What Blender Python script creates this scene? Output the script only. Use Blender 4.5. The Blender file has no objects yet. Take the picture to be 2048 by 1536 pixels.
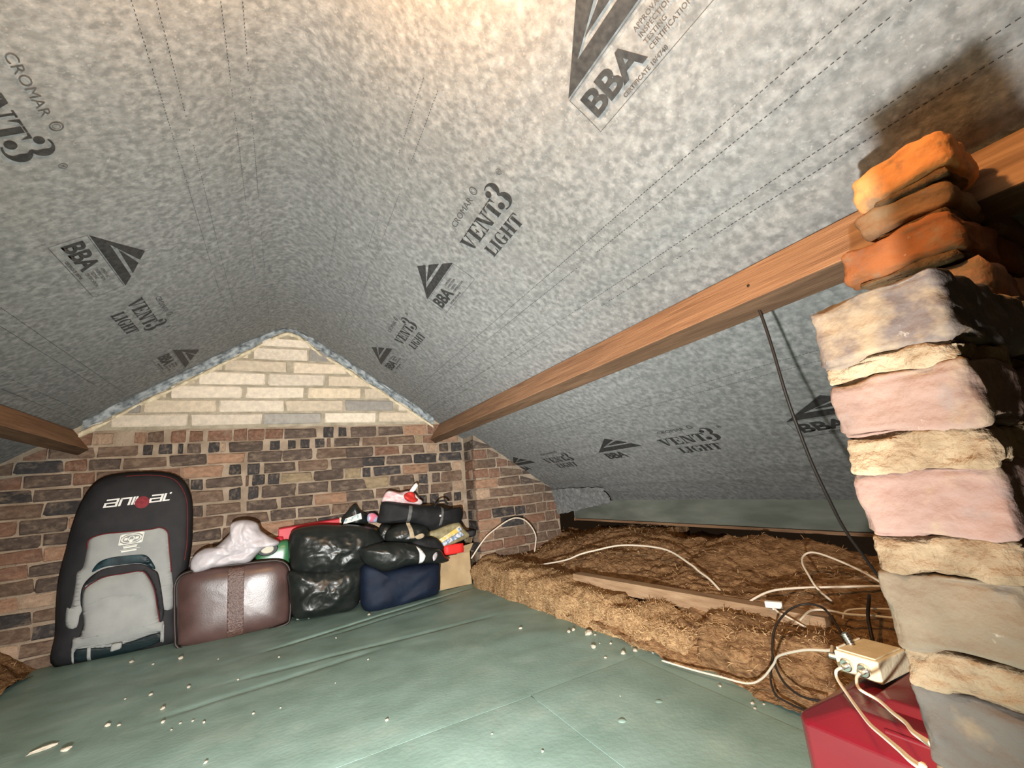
import bpy, bmesh, math, random
from mathutils import Vector, Matrix, noise
from mathutils.bvhtree import BVHTree
from mathutils.geometry import tessellate_polygon
random.seed(7)
S = bpy.context.scene
COL = S.collection
COURSES=[(1.4025,1.503,[(-1.174,-1.092,'w'),(-1.049,-0.63,'w'),(-0.612,-0.167,'w'),(-0.157,0.255,'g'),(0.281,0.693,'w'),(0.722,1.119,'c')]),(1.503,1.611,[(-1.011,-0.902,'g'),(-0.888,-0.467,'c'),(-0.446,-0.019,'w'),(-0.002,0.428,'c'),(0.444,0.846,'g'),(0.89,1.049,'w')]),(1.611,1.717,[(-0.863,-0.765,'c'),(-0.739,-0.307,'w'),(-0.281,0.13,'w'),(0.156,0.571,'y'),(0.6,0.84,'c')]),(1.717,1.827,[(-0.711,-0.601,'y'),(-0.58,-0.153,'w'),(-0.129,0.28,'w'),(0.307,0.657,'c')]),(1.827,1.93,[(-0.543,-0.439,'c'),(-0.423,-0.001,'c'),(0.042,0.459,'c'),(0.475,0.574,'c')]),(1.93,2.044,[(-0.37,-0.273,'y'),(-0.243,0.152,'w'),(0.164,0.37,'g')]),(2.044,2.125,[(-0.184,0.197,'w')]),(1.2865,1.385,[(-1.125,-1.031,'p'),(-0.917,-0.854,'o'),(-0.846,-0.76,'b'),(-0.717,-0.632,'r'),(-0.61,-0.534,'r'),(-0.506,-0.352,'r'),(-0.342,-0.257,'r'),(-0.252,-0.144,'r'),(-0.139,-0.017,'r'),(-0.011,0.218,'d'),(0.276,0.35,'k'),(0.39,0.451,'k'),(0.482,0.692,'d'),(0.708,0.921,'d'),(0.935,1.141,'o')]),(1.204,1.2865,[(-1.105,-0.889,'b'),(-0.864,-0.814,'k'),(-0.78,-0.706,'k'),(-0.671,-0.644,'k'),(-0.617,-0.54,'d'),(-0.496,-0.43,'k'),(-0.42,-0.392,'p'),(-0.372,-0.152,'d'),(-0.105,-0.036,'k'),(0.018,0.072,'k'),(0.106,0.173,'k'),(0.213,0.282,'k'),(0.3,0.329,'b'),(0.354,0.556,'d'),(0.575,0.789,'b'),(0.802,1.022,'b'),(1.036,1.093,'y')]),(1.117,1.204,[(-0.964,-0.735,'b'),(-0.714,-0.503,'d'),(-0.496,-0.265,'o'),(-0.241,-0.023,'d'),(-0.013,0.197,'d'),(0.219,0.504,'b'),(0.444,0.662,'d'),(0.675,0.88,'r'),(0.914,1.104,'b'),(1.132,1.235,'p'),(1.25,1.332,'d'),(1.362,1.463,'k')]),(1.03,1.117,[(-0.636,-0.403,'o'),(-0.36,-0.287,'k'),(-0.247,-0.167,'k'),(-0.141,0.07,'d'),(0.092,0.306,'b'),(0.33,0.596,'d'),(0.331,0.535,'b'),(0.572,0.758,'k'),(0.777,0.994,'d'),(1.015,1.215,'k'),(1.244,1.457,'k')]),(0.945,1.03,[(-0.582,-0.514,'k'),(-0.492,-0.278,'d'),(-0.254,-0.234,'b'),(-0.214,-0.133,'k'),(-0.108,-0.035,'k'),(-0.019,0.193,'y'),(0.209,0.43,'d'),(0.443,0.559,'y'),(0.577,0.64,'k'),(0.665,0.888,'k'),(0.908,1.131,'o'),(1.145,1.351,'d'),(1.366,1.451,'p')]),(0.849,0.945,[(-0.577,-0.389,'b'),(-0.352,-0.282,'k'),(-0.236,-0.171,'k'),(-0.141,0.078,'d'),(0.095,0.312,'d'),(0.33,0.606,'d'),(0.331,0.533,'d'),(0.57,0.779,'y'),(0.799,1.007,'d'),(1.049,1.126,'k'),(1.169,1.242,'d'),(1.256,1.452,'b')]),(0.76,0.849,[(-0.567,-0.504,'d'),(-0.486,-0.281,'b'),(-0.237,-0.046,'d'),(-0.02,0.2,'d'),(0.211,0.5,'o'),(0.442,0.662,'d'),(0.68,0.881,'b'),(0.908,1.01,'r'),(1.038,1.129,'d'),(1.15,1.354,'b'),(1.377,1.46,'p')]),(0.673,0.76,[(-0.561,-0.385,'b'),(-0.358,-0.1,'b'),(-0.085,0.082,'d'),(0.103,0.324,'d'),(0.341,0.47,'b'),(0.342,0.537,'b'),(0.567,0.697,'d'),(0.723,0.925,'b'),(1.047,1.11,'k'),(1.138,1.217,'k'),(1.267,1.341,'d'),(1.363,1.431,'k')]),(0.586,0.673,[(1.148,1.343,'d'),(1.365,1.455,'p')])]
NBLOCK=7
BAG={'outline':[(-1.153,0.003),(-1.17,0.184),(-1.186,0.374),(-1.187,0.512),(-1.173,0.65),(-1.159,0.793),(-1.133,0.923),(-1.09,1.026),(-1.031,1.077),(-0.922,1.094),(-0.794,1.092),(-0.687,1.07),(-0.624,1.025),(-0.574,0.931),(-0.553,0.813),(-0.544,0.618),(-0.55,0.493),(-0.565,0.341),(-0.585,0.166),(-0.594,-0.012),(-0.877,-0.009)],'panel':[(-1.051,0.694),(-0.989,0.717),(-0.878,0.716),(-0.763,0.715),(-0.709,0.72),(-0.67,0.688),(-0.658,0.618),(-0.633,0.434),(-0.608,0.231),(-0.665,0.22),(-0.772,0.322),(-0.921,0.351),(-1.041,0.298),(-1.059,0.206),(-1.11,0.221),(-1.117,0.318),(-1.097,0.318),(-1.089,0.444),(-1.089,0.509),(-1.064,0.535),(-1.056,0.64)],'teal':[(-1.016,0.502),(-0.993,0.551),(-0.937,0.573),(-0.827,0.571),(-0.765,0.56),(-0.727,0.507),(-0.716,0.468),(-0.785,0.517),(-0.875,0.523),(-0.962,0.524)],'arch':[(-1.049,0.327),(-1.054,0.413),(-1.027,0.469),(-0.968,0.511),(-0.874,0.518),(-0.784,0.512),(-0.716,0.464),(-0.689,0.417),(-0.654,0.22),(-0.66,0.154),(-0.674,0.157),(-0.688,0.245),(-0.707,0.348),(-0.74,0.426),(-0.777,0.47),(-0.856,0.472),(-0.963,0.465),(-1.024,0.438),(-1.042,0.415),(-1.038,0.312)],'pocket':[(-1.042,0.415),(-0.963,0.463),(-0.856,0.47),(-0.777,0.468),(-0.74,0.425),(-0.707,0.346),(-0.688,0.245),(-0.67,0.152),(-0.651,0.146),(-0.646,0.032),(-0.658,0.035),(-0.67,0.09),(-0.822,0.065),(-0.927,0.064),(-1.05,0.086),(-1.06,0.018),(-1.069,0.014),(-1.072,0.142),(-1.044,0.151),(-1.03,0.214),(-1.045,0.318)],'hem':[(-1.053,0.081),(-0.93,0.059),(-0.824,0.06),(-0.67,0.084),(-0.661,0.033),(-0.819,-0.001),(-0.889,-0.004),(-1.06,0.015)],'logo':[(-1.007,0.876),(-0.671,0.895),(-1.011,0.919),(-0.676,0.926)],'badge':[(-0.911,0.645),(-0.912,0.697),(-0.79,0.701),(-0.783,0.679),(-0.787,0.627)],'badge2':[(-0.896,0.581),(-0.897,0.595),(-0.811,0.593),(-0.809,0.579)],'disc':[(-0.856,0.896),(-0.786,0.888),(-0.824,0.929),(-0.818,0.854)]}
IT={'case':[(-0.549,-0.0),(-0.567,0.042),(-0.59,0.284),(-0.593,0.365),(-0.564,0.418),(-0.463,0.436),(-0.275,0.431),(-0.059,0.421),(0.016,0.393),(0.048,0.332),(0.054,0.188),(0.051,0.033),(0.01,0.002),(-0.229,-0.015),(-0.437,-0.019)],'strap':[(-0.315,0.418),(-0.223,0.415),(-0.212,-0.002),(-0.3,-0.007)],'white':[(-0.516,0.426),(-0.522,0.481),(-0.501,0.53),(-0.449,0.56),(-0.394,0.561),(-0.346,0.602),(-0.319,0.637),(-0.316,0.695),(-0.27,0.716),(-0.206,0.711),(-0.157,0.685),(-0.131,0.625),(-0.081,0.578),(-0.024,0.543),(-0.033,0.517),(-0.094,0.52),(-0.152,0.47),(-0.201,0.432),(-0.282,0.433),(-0.393,0.432),(-0.46,0.419)],'green':[(-0.18,0.391),(-0.168,0.454),(-0.11,0.51),(-0.033,0.536),(0.039,0.522),(0.051,0.402),(0.055,0.203),(-0.175,0.247)],'greendisc':[(-0.072,0.49),(-0.133,0.499),(-0.073,0.543),(-0.029,0.5),(-0.065,0.443)],'red':[(-0.036,0.609),(0.014,0.518),(0.391,0.593),(0.391,0.642),(-0.021,0.625)],'bin1':[(0.038,0.558),(0.076,0.611),(0.241,0.618),(0.414,0.599),(0.577,0.564),(0.662,0.508),(0.698,0.428),(0.629,0.354),(0.59,0.263),(0.412,0.248),(0.243,0.271),(0.081,0.316),(0.041,0.406)],'bin2':[(0.042,0.344),(0.24,0.317),(0.442,0.304),(0.565,0.255),(0.538,0.138),(0.491,0.028),(0.406,-0.001),(0.242,0.008),(0.1,0.019),(0.054,0.07),(0.039,0.216)],'tri':[(0.396,0.616),(0.437,0.679),(0.501,0.74),(0.546,0.682),(0.598,0.645),(0.601,0.583),(0.518,0.571)],'leaf':[(0.397,0.61),(0.422,0.636),(0.526,0.654),(0.533,0.608),(0.422,0.599)],'blister':[(0.584,0.602),(0.592,0.654),(0.638,0.656),(0.672,0.621),(0.66,0.588),(0.614,0.587)],'roll':[(0.649,0.585),(0.67,0.658),(0.695,0.735),(0.828,0.714),(0.99,0.68),(1.159,0.654),(1.268,0.618),(1.345,0.626),(1.361,0.591),(1.341,0.503),(1.237,0.495),(1.105,0.461),(1.023,0.488),(0.902,0.546),(0.744,0.566)],'rs1':[(0.887,0.688),(0.915,0.685),(0.886,0.558),(0.859,0.562)],'rs2':[(1.159,0.651),(1.175,0.637),(1.15,0.506),(1.124,0.501)],'wr':[(0.699,0.735),(0.716,0.788),(0.744,0.817),(0.788,0.813),(0.845,0.796),(0.907,0.802),(0.961,0.785),(1.001,0.736),(1.033,0.704),(1.015,0.678),(0.923,0.687),(0.801,0.716)],'wrh':[(0.92,0.793),(0.96,0.847),(0.986,0.861),(0.998,0.835),(0.958,0.789)],'mid':[(0.697,0.443),(0.714,0.515),(0.776,0.551),(0.875,0.554),(0.995,0.531),(1.043,0.486),(1.044,0.421),(0.989,0.39),(0.81,0.405)],'mids':[(0.85,0.561),(0.881,0.557),(0.9,0.444),(0.865,0.445)],'lump':[(0.875,0.384),(0.893,0.434),(0.965,0.435),(1.062,0.425),(1.125,0.374),(1.139,0.315),(1.031,0.316),(0.933,0.346)],'bag2':[(0.484,0.419),(0.516,0.435),(0.64,0.445),(0.788,0.43),(0.921,0.396),(1.019,0.36),(1.098,0.333),(1.136,0.275),(1.175,0.235),(1.092,0.223),(0.973,0.242),(0.819,0.25),(0.671,0.237),(0.583,0.273),(0.514,0.329)],'tape':[(0.893,0.39),(0.922,0.371),(0.954,0.313),(0.925,0.264),(0.902,0.268),(0.906,0.345)],'shine':[(1.014,0.267),(1.012,0.304),(1.041,0.324),(1.056,0.315),(1.042,0.284)],'blue':[(0.5,0.282),(0.545,0.309),(0.668,0.254),(0.89,0.251),(1.078,0.235),(1.085,0.146),(1.074,0.026),(1.033,0.006),(0.841,-0.008),(0.625,-0.03),(0.563,-0.024),(0.503,0.037),(0.498,0.15)],'mag':[(1.04,0.448),(1.143,0.485),(1.275,0.508),(1.328,0.497),(1.361,0.444),(1.411,0.389),(1.354,0.357),(1.155,0.326),(1.103,0.373)],'magc':[(1.137,0.361),(1.314,0.433),(1.339,0.402),(1.157,0.335)],'magy':[(1.101,0.385),(1.313,0.481),(1.333,0.447),(1.133,0.362)],'redbit':[(1.173,0.321),(1.33,0.325),(1.338,0.253),(1.194,0.256)],'box':[(1.138,0.248),(1.407,0.241),(1.372,0.026),(1.131,0.055)],'flap':[(1.336,0.31),(1.453,0.349),(1.475,0.277),(1.457,0.227),(1.352,0.228)]}
CAMR=[[0.883619, -0.458815, -0.093313], [0.021855, 0.239499, -0.970651], [0.467697, 0.855646, 0.221653]]
CAMF=851.16

# ---------------------------------------------------------------- camera, light, exposure
CAMZ = 0.8
cd = bpy.data.cameras.new('camera'); cam = bpy.data.objects.new('camera', cd); COL.objects.link(cam)
cd.sensor_fit = 'HORIZONTAL'; cd.sensor_width = 36; cd.lens = CAMF/2048*36; cd.clip_start = 0.02
r0, r1, r2 = [Vector(r) for r in CAMR]
cam.matrix_world = Matrix(((r0.x, -r1.x, -r2.x, 0), (r0.y, -r1.y, -r2.y, 0), (r0.z, -r1.z, -r2.z, CAMZ), (0, 0, 0, 1)))
S.camera = cam
S.view_settings.view_transform = 'Standard'; S.view_settings.look = 'None'
S.view_settings.exposure = 0.0; S.view_settings.gamma = 1.0; S.view_settings.use_curve_mapping = False
S.cycles.use_denoising = True
S.cycles.max_bounces = 6; S.cycles.diffuse_bounces = 2
W = bpy.data.worlds.new('world'); S.world = W; W.use_nodes = True
W.node_tree.nodes['Background'].inputs[0].default_value = (1.0, .62, .36, 1)
W.node_tree.nodes['Background'].inputs[1].default_value = 0.012

TORCH = Vector((-.16, .115, .385))
def lamp(name, kind, loc, power, color, aim=None, angle=None, blend=1.0, radius=.02):
    l = bpy.data.lights.new(name, kind); l.energy = power; l.color = color; l.shadow_soft_size = radius
    if kind == 'SPOT': l.spot_size = math.radians(angle); l.spot_blend = blend
    o = bpy.data.objects.new(name, l); COL.objects.link(o); o.location = loc
    if aim is not None: o.rotation_euler = (Vector(aim)-Vector(loc)).to_track_quat('-Z', 'Y').to_euler()
    return o
TC = (1.0, .99, .955)
AIM = (0.40, 3.78, 1.0)
K = 4*math.pi*math.pi          # watts for radiant intensity 1 (spot / point)
lamp('torch_hot_spot', 'SPOT', TORCH, 9.8*K, TC, (0.50, 3.78, .55), 104)
lamp('torch_upper_flood', 'SPOT', TORCH, 6.8*K, TC, TORCH+Vector((.37, .53, .76)), 112)  # added beam at the torch position, aimed up to brighten the roof lining
lamp('torch_lower_flood', 'SPOT', TORCH, 5.6*K, TC, TORCH+Vector((.48, .73, -.48)), 148)  # second added beam at the torch position, aimed down to brighten the floor
lamp('torch_spill', 'POINT', TORCH, .10*K, TC)
lamp('loft_bulb', 'POINT', (0.06, 0.40, 1.97), 2.0*K, (1.0, .52, .19), radius=.035)

# ---------------------------------------------------------------- helpers
def mesh_obj(name, verts, faces, mat=None, parent=None, smooth=False):
    me = bpy.data.meshes.new(name); me.from_pydata([tuple(v) for v in verts], [], faces); me.update()
    return link(name, me, mat, parent, smooth)
def link(name, me, mat=None, parent=None, smooth=False):
    o = bpy.data.objects.new(name, me); COL.objects.link(o)
    if mat is not None and not me.materials: me.materials.append(mat)
    if parent is not None: o.parent = parent
    if smooth: me.shade_smooth()
    return o
def bm_obj(name, bm, mat=None, parent=None, smooth=False):
    bmesh.ops.recalc_face_normals(bm, faces=bm.faces)
    me = bpy.data.meshes.new(name); bm.to_mesh(me); bm.free()
    return link(name, me, mat, parent, smooth)
def empty(name, loc=(0, 0, 0)):
    o = bpy.data.objects.new(name, None); COL.objects.link(o); o.location = loc; o.empty_display_size = .05; return o
def tag(o, label=None, cat=None, group=None, kind=None):
    if label: o['label'] = label
    if cat: o['category'] = cat
    if group: o['group'] = group
    if kind: o['kind'] = kind
    return o
def nz(x, y, z): return noise.noise(Vector((x, y, z)))
def fbm(x, y, z, o=4): return noise.fractal(Vector((x, y, z)), 1.0, 2.0, o)
def ridge(x, y, z, o=3):
    s = 0; a = 1; f = 1
    for i in range(o):
        s += a*(1-2*abs(nz(x*f+i*7.1, y*f, z*f))); a *= .5; f *= 2.03
    return s
def crom(P, n, closed=True):
    P = [Vector(p) for p in P]; m = len(P); out = []
    segs = m if closed else m-1
    for i in range(segs):
        g = (lambda k: P[k % m]) if closed else (lambda k: P[max(0, min(m-1, k))])
        a, b, c, d = g(i-1), g(i), g(i+1), g(i+2)
        for j in range(n):
            t = j/n
            out.append(.5*((2*b)+(c-a)*t+(2*a-5*b+4*c-d)*t*t+(3*b-a-3*c+d)*t**3))
    if not closed: out.append(P[-1])
    return out
def resample(P, n, closed=True):
    Q = P+[P[0]] if closed else P
    L = [0]
    for a, b in zip(Q, Q[1:]): L.append(L[-1]+(b-a).length)
    out = []; k = 0; N = n if closed else n-1
    for i in range(n):
        d = L[-1]*i/N
        while k < len(L)-2 and L[k+1] < d: k += 1
        t = (d-L[k])/max(1e-9, L[k+1]-L[k]); out.append(Q[k].lerp(Q[k+1], min(1, t)))
    return out

# ---------------------------------------------------------------- materials
def mat(name, c1, c2=None, scale=20, rough=.7, bump=0, bscale=None, spec=.3, detail=4, contrast=(.35, .65), metal=0,
        stretch=None, objcol=False, coat=0, patches=None, distort=0):
    m = bpy.data.materials.new(name); m.use_nodes = True
    nt = m.node_tree; N = nt.nodes; L = nt.links
    b = N['Principled BSDF']; b.inputs['Roughness'].default_value = rough; b.inputs['Specular IOR Level'].default_value = spec
    b.inputs['Metallic'].default_value = metal; b.inputs['Coat Weight'].default_value = coat
    tc = N.new('ShaderNodeTexCoord'); src = tc.outputs['Object']
    if objcol:
        oi = N.new('ShaderNodeObjectInfo'); ad = N.new('ShaderNodeVectorMath'); ad.operation = 'ADD'
        L.new(src, ad.inputs[0]); L.new(oi.outputs['Location'], ad.inputs[1]); src = ad.outputs[0]
    if stretch:
        mp = N.new('ShaderNodeMapping'); mp.inputs['Scale'].default_value = stretch; L.new(src, mp.inputs[0]); src = mp.outputs[0]
    if c2 is None: c2 = c1
    t = N.new('ShaderNodeTexNoise'); t.inputs['Scale'].default_value = scale; t.inputs['Detail'].default_value = detail
    t.inputs['Distortion'].default_value = distort
    L.new(src, t.inputs['Vector'])
    r = N.new('ShaderNodeValToRGB'); r.color_ramp.elements[0].position = contrast[0]; r.color_ramp.elements[1].position = contrast[1]
    r.color_ramp.elements[0].color = (*c1, 1); r.color_ramp.elements[1].color = (*c2, 1)
    L.new(t.outputs['Fac'], r.inputs[0]); out = r.outputs[0]
    if objcol:
        mx = N.new('ShaderNodeMix'); mx.data_type = 'RGBA'; mx.blend_type = 'MULTIPLY'; mx.inputs[0].default_value = 1
        L.new(out, mx.inputs[6]); L.new(oi.outputs['Color'], mx.inputs[7]); out = mx.outputs[2]
    for (pc, ps, lo, hi, amt) in (patches or []):
        t2 = N.new('ShaderNodeTexNoise'); t2.inputs['Scale'].default_value = ps; t2.inputs['Detail'].default_value = 5
        t2.inputs['Roughness'].default_value = .65
        L.new(src, t2.inputs['Vector'])
        mr = N.new('ShaderNodeMapRange'); mr.inputs[1].default_value = lo; mr.inputs[2].default_value = hi; mr.inputs[4].default_value = amt
        L.new(t2.outputs['Fac'], mr.inputs[0])
        mx = N.new('ShaderNodeMix'); mx.data_type = 'RGBA'; L.new(mr.outputs[0], mx.inputs[0])
        L.new(out, mx.inputs[6]); mx.inputs[7].default_value = (*pc, 1); out = mx.outputs[2]
    L.new(out, b.inputs['Base Color'])
    if bump:
        t3 = N.new('ShaderNodeTexNoise'); t3.inputs['Scale'].default_value = bscale or scale*2; t3.inputs['Detail'].default_value = 6
        L.new(src, t3.inputs['Vector'])
        bp = N.new('ShaderNodeBump'); bp.inputs['Strength'].default_value = min(1, bump); bp.inputs['Distance'].default_value = .012
        L.new(t3.outputs['Fac'], bp.inputs['Height']); L.new(bp.outputs[0], b.inputs['Normal'])
    return m
M = {}
M['membrane'] = mat('membrane', (.155, .158, .156), (.32, .322, .315), 42, .75, .2, 60, .1, 6, (.37, .75), patches=[((.20, .203, .20), 9, .45, .7, .6), ((.40, .40, .39), 85, .58, .70, .45)])
M['lip'] = mat('membrane_back', (.10, .125, .14), (.34, .385, .41), 26, .5, .6, 40, .4)
M['print'] = mat('printed_ink', (.024, .024, .025), (.048, .048, .047), 60, .6)
M['smallprint'] = mat('printed_ink_faint', (.05, .05, .05), (.09, .09, .088), 60, .6)
M['floor'] = mat('green_sheet', (.185, .29, .255), (.265, .395, .36), 5, .48, .10, 60, .35, 6, (.3, .7),
                 patches=[((.38, .48, .42), 3.2, .52, .75, .5), ((.22, .22, .17), 2.0, .60, .8, .25)])
M['mortar'] = mat('mortar', (.26, .20, .145), (.41, .33, .25), 9, .95, .8, 70, .1)
M['mortar_grey'] = mat('block_mortar', (.30, .27, .20), (.46, .41, .32), 10, .95, .8, 70, .1)
M['fillet'] = mat('pale_mortar', (.50, .43, .30), (.78, .70, .52), 22, .95, .6, 60, .1)
M['brick'] = mat('brick', (.72, .72, .72), (1.12, 1.1, 1.08), 26, .9, .7, 80, .12, objcol=True, stretch=(1, 1, 1.8), patches=[((.24, .185, .135), 13, .52, .70, .75), ((.09, .075, .065), 17, .58, .72, .5)])
M['block'] = mat('block', (.86, .86, .86), (1.06, 1.05, 1.03), 30, .9, .5, 90, .12, objcol=True)
M['pier_brick'] = mat('pier_brick', (.75, .75, .76), (1.12, 1.1, 1.1), 14, .85, .28, 90, .15, objcol=True, detail=8,
                      patches=[((.20, .145, .09), 10, .54, .66, .85), ((.115, .105, .098), 13, .58, .70, .6), ((.36, .32, .26), 45, .68, .76, .7)])
M['pier_mortar'] = mat('pier_mortar', (.135, .092, .055), (.235, .17, .107), 30, .95, .7, 90, .1, 8)
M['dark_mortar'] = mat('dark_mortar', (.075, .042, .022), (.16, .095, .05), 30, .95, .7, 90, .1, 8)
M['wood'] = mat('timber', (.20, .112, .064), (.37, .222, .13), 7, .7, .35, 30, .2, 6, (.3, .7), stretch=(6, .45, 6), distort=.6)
M['wood_under'] = mat('stained_timber', (.07, .040, .024), (.14, .082, .048), 7, .75, .35, 30, .15, 6, (.3, .7), stretch=(6, .45, 6), distort=.6)  # same timber in a darker tone, used on the purlin undersides
M['old_wood'] = mat('weathered_timber', (.30, .19, .11), (.46, .32, .20), 9, .8, .4, 30, .15, 6, (.3, .7), stretch=(6, .5, 6))
M['eaves'] = mat('eaves_board', (.13, .138, .112), (.21, .22, .185), 6, .7, .2, 30, .2, 5, stretch=(1, .5, 2))
M['wool'] = mat('mineral_wool', (.115, .056, .027), (.40, .245, .125), 26, 1.0, .8, 130, .03, 10, (.30, .70), stretch=(1.6, .5, 1.6), distort=1.6)
M['wool_light'] = mat('cut_mineral_wool', (.20, .105, .045), (.60, .405, .22), 34, 1.0, .8, 150, .03, 10, (.30, .68), stretch=(1.6, .6, 1.6), distort=1.8)
M['charcoal'] = mat('charcoal_fabric', (.012, .012, .0145), (.019, .0185, .021), 12, .62, .2, 500, .35)
M['greyfab'] = mat('grey_fabric', (.30, .315, .31), (.36, .375, .365), 9, .75, .15, 400, .3)
M['tealfab'] = mat('teal_fabric', (.006, .016, .022), (.022, .065, .08), 7, .45, .1, 200, .4)
M['fibre'] = mat('wool_fibre', (.30, .17, .08), (.62, .42, .23), 9, 1.0, 0, spec=.02)
M['darkteal'] = mat('dark_teal_fabric', (.004, .010, .012), (.010, .022, .025), 9, .5, .1, 200, .35)
M['redpipe'] = mat('red_piping', (.13, .014, .014), None, 5, .6)
M['white'] = mat('white_print', (.82, .82, .80), None, 5, .5)
M['silver'] = mat('reflective_print', (.86, .87, .80), None, 5, .35, metal=0, spec=.6)
M['darkred'] = mat('dark_red_print', (.18, .015, .025), (.26, .03, .04), 60, .6)
M['leather'] = mat('brown_leather', (.062, .034, .030), (.10, .058, .052), 7, .31, .04, 120, .5, 5, coat=0)
M['leatherstrap'] = mat('embossed_leather', (.08, .042, .034), (.125, .068, .054), 70, .42, .5, 80, .6, 3)
M['darktrim'] = mat('dark_trim', (.035, .025, .022), None, 5, .4)
M['binbag'] = mat('black_polythene', (.0085, .011, .010), (.016, .019, .0175), 10, .36, .22, 24, .55, 4)
M['blackfab'] = mat('black_fabric', (.009, .0095, .011), (.016, .017, .019), 14, .7, .2, 300, .3)
M['navy'] = mat('navy_fabric', (.0028, .0075, .021), (.006, .014, .034), 12, .65, .25, 240, .3)
M['greystrap'] = mat('grey_webbing', (.10, .10, .10), (.15, .15, .145), 60, .7)
M['beigestrap'] = mat('beige_webbing', (.42, .33, .22), (.5, .4, .28), 60, .8)
M['plasticbag'] = mat('white_polythene', (.50, .47, .50), (.66, .62, .65), 7, .4, .35, 26, .4, 6)
M['redwhite'] = mat('red_polythene', (.55, .03, .025), (.68, .05, .04), 8, .45, .3, 40, .4)
M['pinkbag'] = mat('striped_polythene', (.78, .70, .70), (.74, .42, .44), 12, .45, .3, 30, .4, 3, (.45, .6), stretch=(1.2, 1, 4))
M['green'] = mat('green_plastic', (.035, .15, .06), (.055, .21, .09), 5, .28, 0, spec=.5)
M['black'] = mat('black_plastic', (.014, .014, .014), None, 5, .5)
M['ivory'] = mat('ivory_plastic', (.62, .56, .44), (.7, .64, .5), 10, .5)
M['redcard'] = mat('red_card', (.50, .018, .035), (.58, .03, .05), 9, .45)
M['brightred'] = mat('bright_red_plastic', (.80, .035, .03), None, 5, .5)
M['card'] = mat('cardboard', (.42, .30, .17), (.52, .39, .23), 8, .85, .15, 60, .1)
M['olive'] = mat('olive_cover', (.20, .17, .085), (.36, .31, .18), 22, .6, .2, 60, .3)
M['paperblue'] = mat('printed_paper', (.70, .72, .78), (.18, .28, .45), 42, .45, 0, contrast=(.48, .56))
M['paperyellow'] = mat('printed_paper_yellow', (.75, .55, .12), (.8, .72, .55), 50, .45, 0, contrast=(.48, .56))
M['leaflet'] = mat('printed_leaflet', (.75, .76, .74), (.22, .42, .50), 30, .45, 0, contrast=(.46, .56))
M['blister'] = mat('blister_print', (.62, .16, .24), (.34, .42, .58), 26, .35, 0, contrast=(.46, .56))
M['redcan'] = mat('glossy_red_plastic', (.125, .0055, .011), (.15, .008, .014), 6, .24, .03, 60, .5)
M['cablewhite'] = mat('white_cable', (.74, .66, .54), None, 5, .5)
M['cableblack'] = mat('black_cable', (.018, .014, .012), None, 5, .5)
M['diecast'] = mat('cream_die_cast', (.62, .54, .37), (.7, .62, .44), 30, .45, .15, 90, .4)
M['nickel'] = mat('nickel_connector', (.62, .60, .55), None, 5, .28, metal=1)
M['plaster'] = mat('plaster', (.52, .46, .37), (.66, .60, .50), 40, .95, .4, 80, .1)
M['soffit'] = mat('dark_lining', (.06, .04, .028), (.09, .06, .04), 5, .95)

# ---------------------------------------------------------------- roof lining surface
RZ, RS, RR = 1.46+CAMZ, .69, .11
def roofz(x): return RZ-RS*math.sqrt(x*x+RR*RR)
_xs = [i*.002 for i in range(0, 1601)]
_arc = [0]
for a, b in zip(_xs, _xs[1:]): _arc.append(_arc[-1]+math.hypot(b-a, roofz(b)-roofz(a)))
import bisect
def s2x(s):
    a = abs(s); k = min(len(_arc)-2, max(0, bisect.bisect(_arc, a)-1))
    t = (a-_arc[k])/(_arc[k+1]-_arc[k]); x = _xs[k]+t*.002
    return x if s >= 0 else -x
def sag(u, s):
    d = .006*nz(u*1.3, s*2.2, 3.3)+.0035*nz(u*.9, s*11, 8.1)
    k = max(0, min(1, (abs(s)-1.0)/.35))*max(0, min(1, (1.75-abs(s))/.3))
    d += k*.008*ridge(u*.55, s*13, 1.7, 2)*.5
    if s > 1.9: d += .006*nz(u*1.2, s*16, 5.5)*min(1, (s-1.9)*2)
    return d
def roofpt(u, s, off=0):
    x = s2x(s); z = roofz(x); g = -RS*x/math.sqrt(x*x+RR*RR)
    n = Vector((g, 0, -1)).normalized()            # pointing down into the loft
    d = sag(u, s)+off
    return Vector((x, u, z))+n*d
# ---------------------------------------------------------------- ceiling (roof lining)
U0, U1, SM = -1.3, 3.80, 3.02
nu, ns = 205, 260
vs = [roofpt(U0+(U1-U0)*i/nu, -SM+2*SM*j/ns) for i in range(nu+1) for j in range(ns+1)]
fs = [(i*(ns+1)+j, i*(ns+1)+j+1, (i+1)*(ns+1)+j+1, (i+1)*(ns+1)+j) for i in range(nu) for j in range(ns)]
ceiling = tag(mesh_obj('ceiling', vs, fs, M['membrane'], None, True), kind='structure')
# turned-down edge of the lining along the gable
vs, fs = [], []
n = 150; K4 = 5
for i in range(n+1):
    x = -1.17+2.36*i/n
    w = .066+.016*nz(x*5, 0, 1)+.014*nz(x*19, 0, 2)
    if abs(x) < .28: w *= .30+.7*abs(x)/.28
    for k in range(K4+1):
        t = k/K4
        y = 3.728+.026*nz(x*13, t*2.6, 4)+.012*nz(x*31, t*5, 6)+.012*t-.012*math.sin(t*math.pi)
        vs.append((x, y, roofz(x)+.004-w*t))
for i in range(n):
    for k in range(K4):
        a = i*(K4+1)+k; fs.append((a, a+1, a+K4+2, a+K4+1))
mesh_obj('edge_fold', vs, fs, M['lip'], ceiling, True)
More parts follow.
